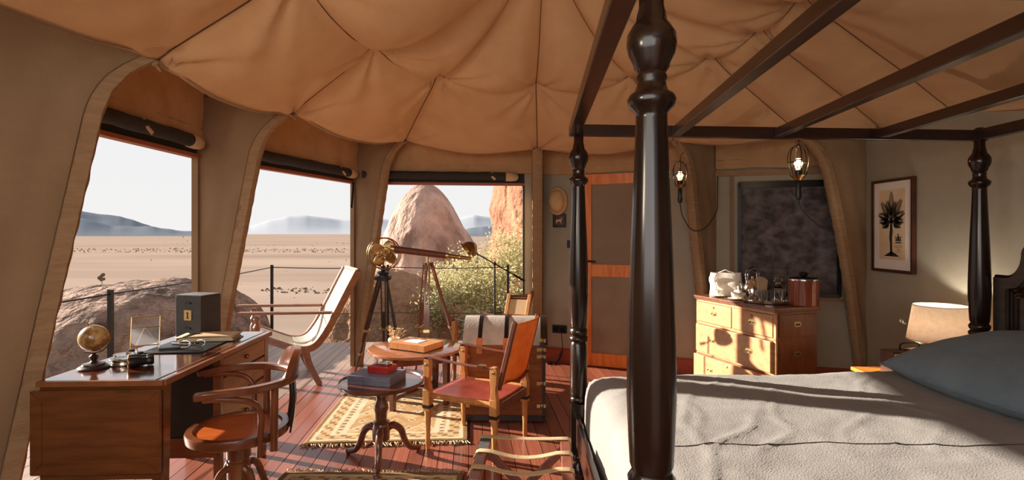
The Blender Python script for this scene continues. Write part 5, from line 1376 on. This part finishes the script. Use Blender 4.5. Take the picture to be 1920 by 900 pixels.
g = thing('glass_ashtray', 'round glass and silver desk dish beside the globe', 'dish', (-1.785, 2.455, DZ))
b = B().lathe([(.055, 0), (.058, .004), (.05, .006), (.052, .012), (.048, .013), (.05, .022), (.046, .022), (.0, .012)], n=32); b.build('dish', 'silver', g)
b = B().lathe([(.04, .022), (.044, .030), (.043, .046), (.040, .046), (.038, .030), (0, .026)], n=28); b.build('glass_bowl', 'thin_glass', g)
b = B().tube([(.056*math.cos(2*PI*k/32), .056*math.sin(2*PI*k/32), .0265) for k in range(32)], .0022, 5, closed=True); b.build('rim', 'chrome', g)
for lb, c in (('small glass inkwell with black cap nearest the easel frame', (-1.855, 2.60)), ('small glass inkwell with black cap behind the binoculars', (-1.775, 2.545))):
    g = thing('inkwell', lb, 'inkwell', (c[0], c[1], DZ), .3, 'glass inkwells on the desk')
    b = B().lathe([(.018, 0), (.022, .003), (.022, .018), (.013, .024)], n=16); b.build('bottle', 'thin_glass', g)
    b = B().lathe([(.014, .024), (.014, .034), (.010, .036)], n=16); b.build('cap', 'plastic_black', g)
g = thing('binoculars', 'pair of black and brass binoculars near the desk corner', 'binoculars', (-1.68, 2.42, DZ), math.radians(35))
for s in (-1, 1):
    M = Matrix.Rotation(PI/2, 3, 'Y')
    b = B().lathe([(.020, -.05), (.024, -.046), (.024, -.012), (.019, -.004), (.017, .018), (.020, .022), (.020, .040), (.016, .046)], (0, s*.027, .026), 18, M); br = b.build('barrel', 'black', g)
    b = B().lathe([(.0215, -.052), (.0245, -.050), (.0245, -.046)], (0, s*.027, .026), 18, M); b.build('ring', 'old_brass', br)
    b = B().lathe([(.019, -.0505), (0, -.0508)], (0, s*.027, .026), 18, M); b.build('lens', 'lens', br)
b = B().bar((-.02, -.027, .03), (-.02, .027, .03), .012, .008).bar((.02, -.027, .03), (.02, .027, .03), .012, .008).tube([(-.03, 0, .034), (.036, 0, .034)], .006, 8); b.build('bridge', 'old_brass', g)
g = thing('easel_frame', 'brass and glass easel picture frame standing open on the desk', 'frame', (-1.90, 2.76, DZ), math.radians(28))
Me = Matrix.Rotation(math.radians(-16), 4, 'X')
fw_, fh_ = .062, .17
for q0, q1 in (((-fw_, 0, 0), (-fw_, 0, fh_)), ((fw_, 0, 0), (fw_, 0, fh_)), ((-fw_, 0, fh_), (fw_, 0, fh_)), ((-fw_, 0, .02), (fw_, 0, .02)), ((-fw_, -.003, .115), (fw_, -.003, .115))):
    b = B().tube([Me @ Vector(q0), Me @ Vector(q1)], .003, 6); b.build('frame_bar', 'brass', g)
b = B().box(-fw_, fw_, -.0012, .0012, .02, fh_, Me); b.build('pane', 'thin_glass', g, smooth=0)
b = B().tube([Me @ Vector((0, 0, .12)), Vector((-.05, .10, .003))], .003, 6).tube([Me @ Vector((0, 0, .12)), Vector((.05, .10, .003))], .003, 6); b.build('strut', 'brass', g)
g = thing('desk_blotter', 'thin black leather desk blotter in the middle of the desk', 'blotter', (-1.715, 2.80, DZ), math.radians(4))
b = B().box(-.15, .15, -.14, .16, 0, .006); b.build('pad', 'black', g, smooth=0, bevel=.002)
g = thing('spectacles', 'folded dark spectacles lying on the black blotter', 'spectacles', (-1.67, 2.79, DZ+.0065), .35)
for s in (-1, 1):
    b = B().tube([(s*.034+.025*math.cos(2*PI*k/20), 0+.008*math.sin(2*PI*k/20)*0-.004, .018+.017*math.sin(2*PI*k/20)) for k in range(20)], .0025, 5, closed=True, up=(0, 1, 0)); b.build('rim', 'silver', g)
    b = B().tube(spline([(s*.06, 0, .022), (s*.058, .05, .014), (-s*.02, .07+.012*s, .005)], 5), .0025, 5); b.build('temple', 'plastic_black', g)
b = B().tube([(-.009, -.004, .022), (.009, -.004, .022)], .0025, 5); b.build('bridge', 'silver', g)
for lb, dx, dy, rr, m1 in (('black fountain pen lying across the blotter nearest the spectacles', -.03, -.06, .4, 'plastic_black'), ('silver capped pen lying beside the spectacles', -.055, .05, -.2, 'silver')):
    g = thing('pen', lb, 'pen', (-1.70+dx, 2.79+dy, DZ+.012), rr)
    b = B().tube([(-.065, 0, 0), (.03, 0, 0)], .0055, 8); b.build('barrel', m1, g)
    b = B().tube([(.03, 0, 0), (.06, 0, 0)], [.006, .004], 8).tube([(.035, 0, .006), (.058, 0, .007)], .0015, 4); b.build('cap', 'silver', g)
g = thing('leather_folder', 'open tan leather document folder with a strap on the desk', 'folder', (-1.70, 2.985, DZ+.0), math.radians(10))
b = B().box(-.155, .155, -.055, .10, .0, .005); b.build('back_cover', 'black_leather', g, smooth=0, bevel=.002)
for k in range(4):
    b = B().box(-.14+.004*k, .145-.003*k, -.05, .09, .0055+.005*k, .0098+.005*k); b.build('paper_stack', 'paper', g, smooth=0)
b = B(); b.grid(lambda u, v: (-.15+.30*u, -.055+.15*v, .027+.005*math.sin(PI*u)), 10, 8); cv = b.build('front_cover', 'manila', g, smooth=180, solid=.004)
b = B().strap([(-.10, -.06, .033), (-.09, .04, .037), (-.07, .092, .034)], .016, .003).box(-.11, -.06, .03, .055, .036, .040); b.build('strap', 'black_leather', cv)
g = thing('file_box', 'black upright file box with a brass label holder on the desk', 'box', (-1.86, 3.165, DZ), math.radians(-14))
b = B().box(-.09, .09, -.075, .075, 0, .235); b.build('case', 'black_box', g, smooth=0, bevel=.004)
b = B().box(-.091, .091, -.076, .07, .236, .242).box(-.092, -.0895, -.07, .07, .004, .236); b.build('lid_edge', 'grey_box', g, smooth=0)
b = B().box(-.026, .026, -.079, -.0755, .095, .155); lh = b.build('label_holder', 'brass', g, smooth=0, bevel=.001)
b = B().box(-.003, .003, -.0805, -.079, .108, .142).box(-.007, .003, -.0805, -.079, .136, .142).box(-.008, .008, -.0805, -.079, .106, .110); b.build('numeral', 'print_ink', lh, smooth=0)
for z in (.195, .05): B().bar((-.022, -.079, z), (.022, -.079, z), .008, .008).build('handle', 'black', g, smooth=0, bevel=.002)
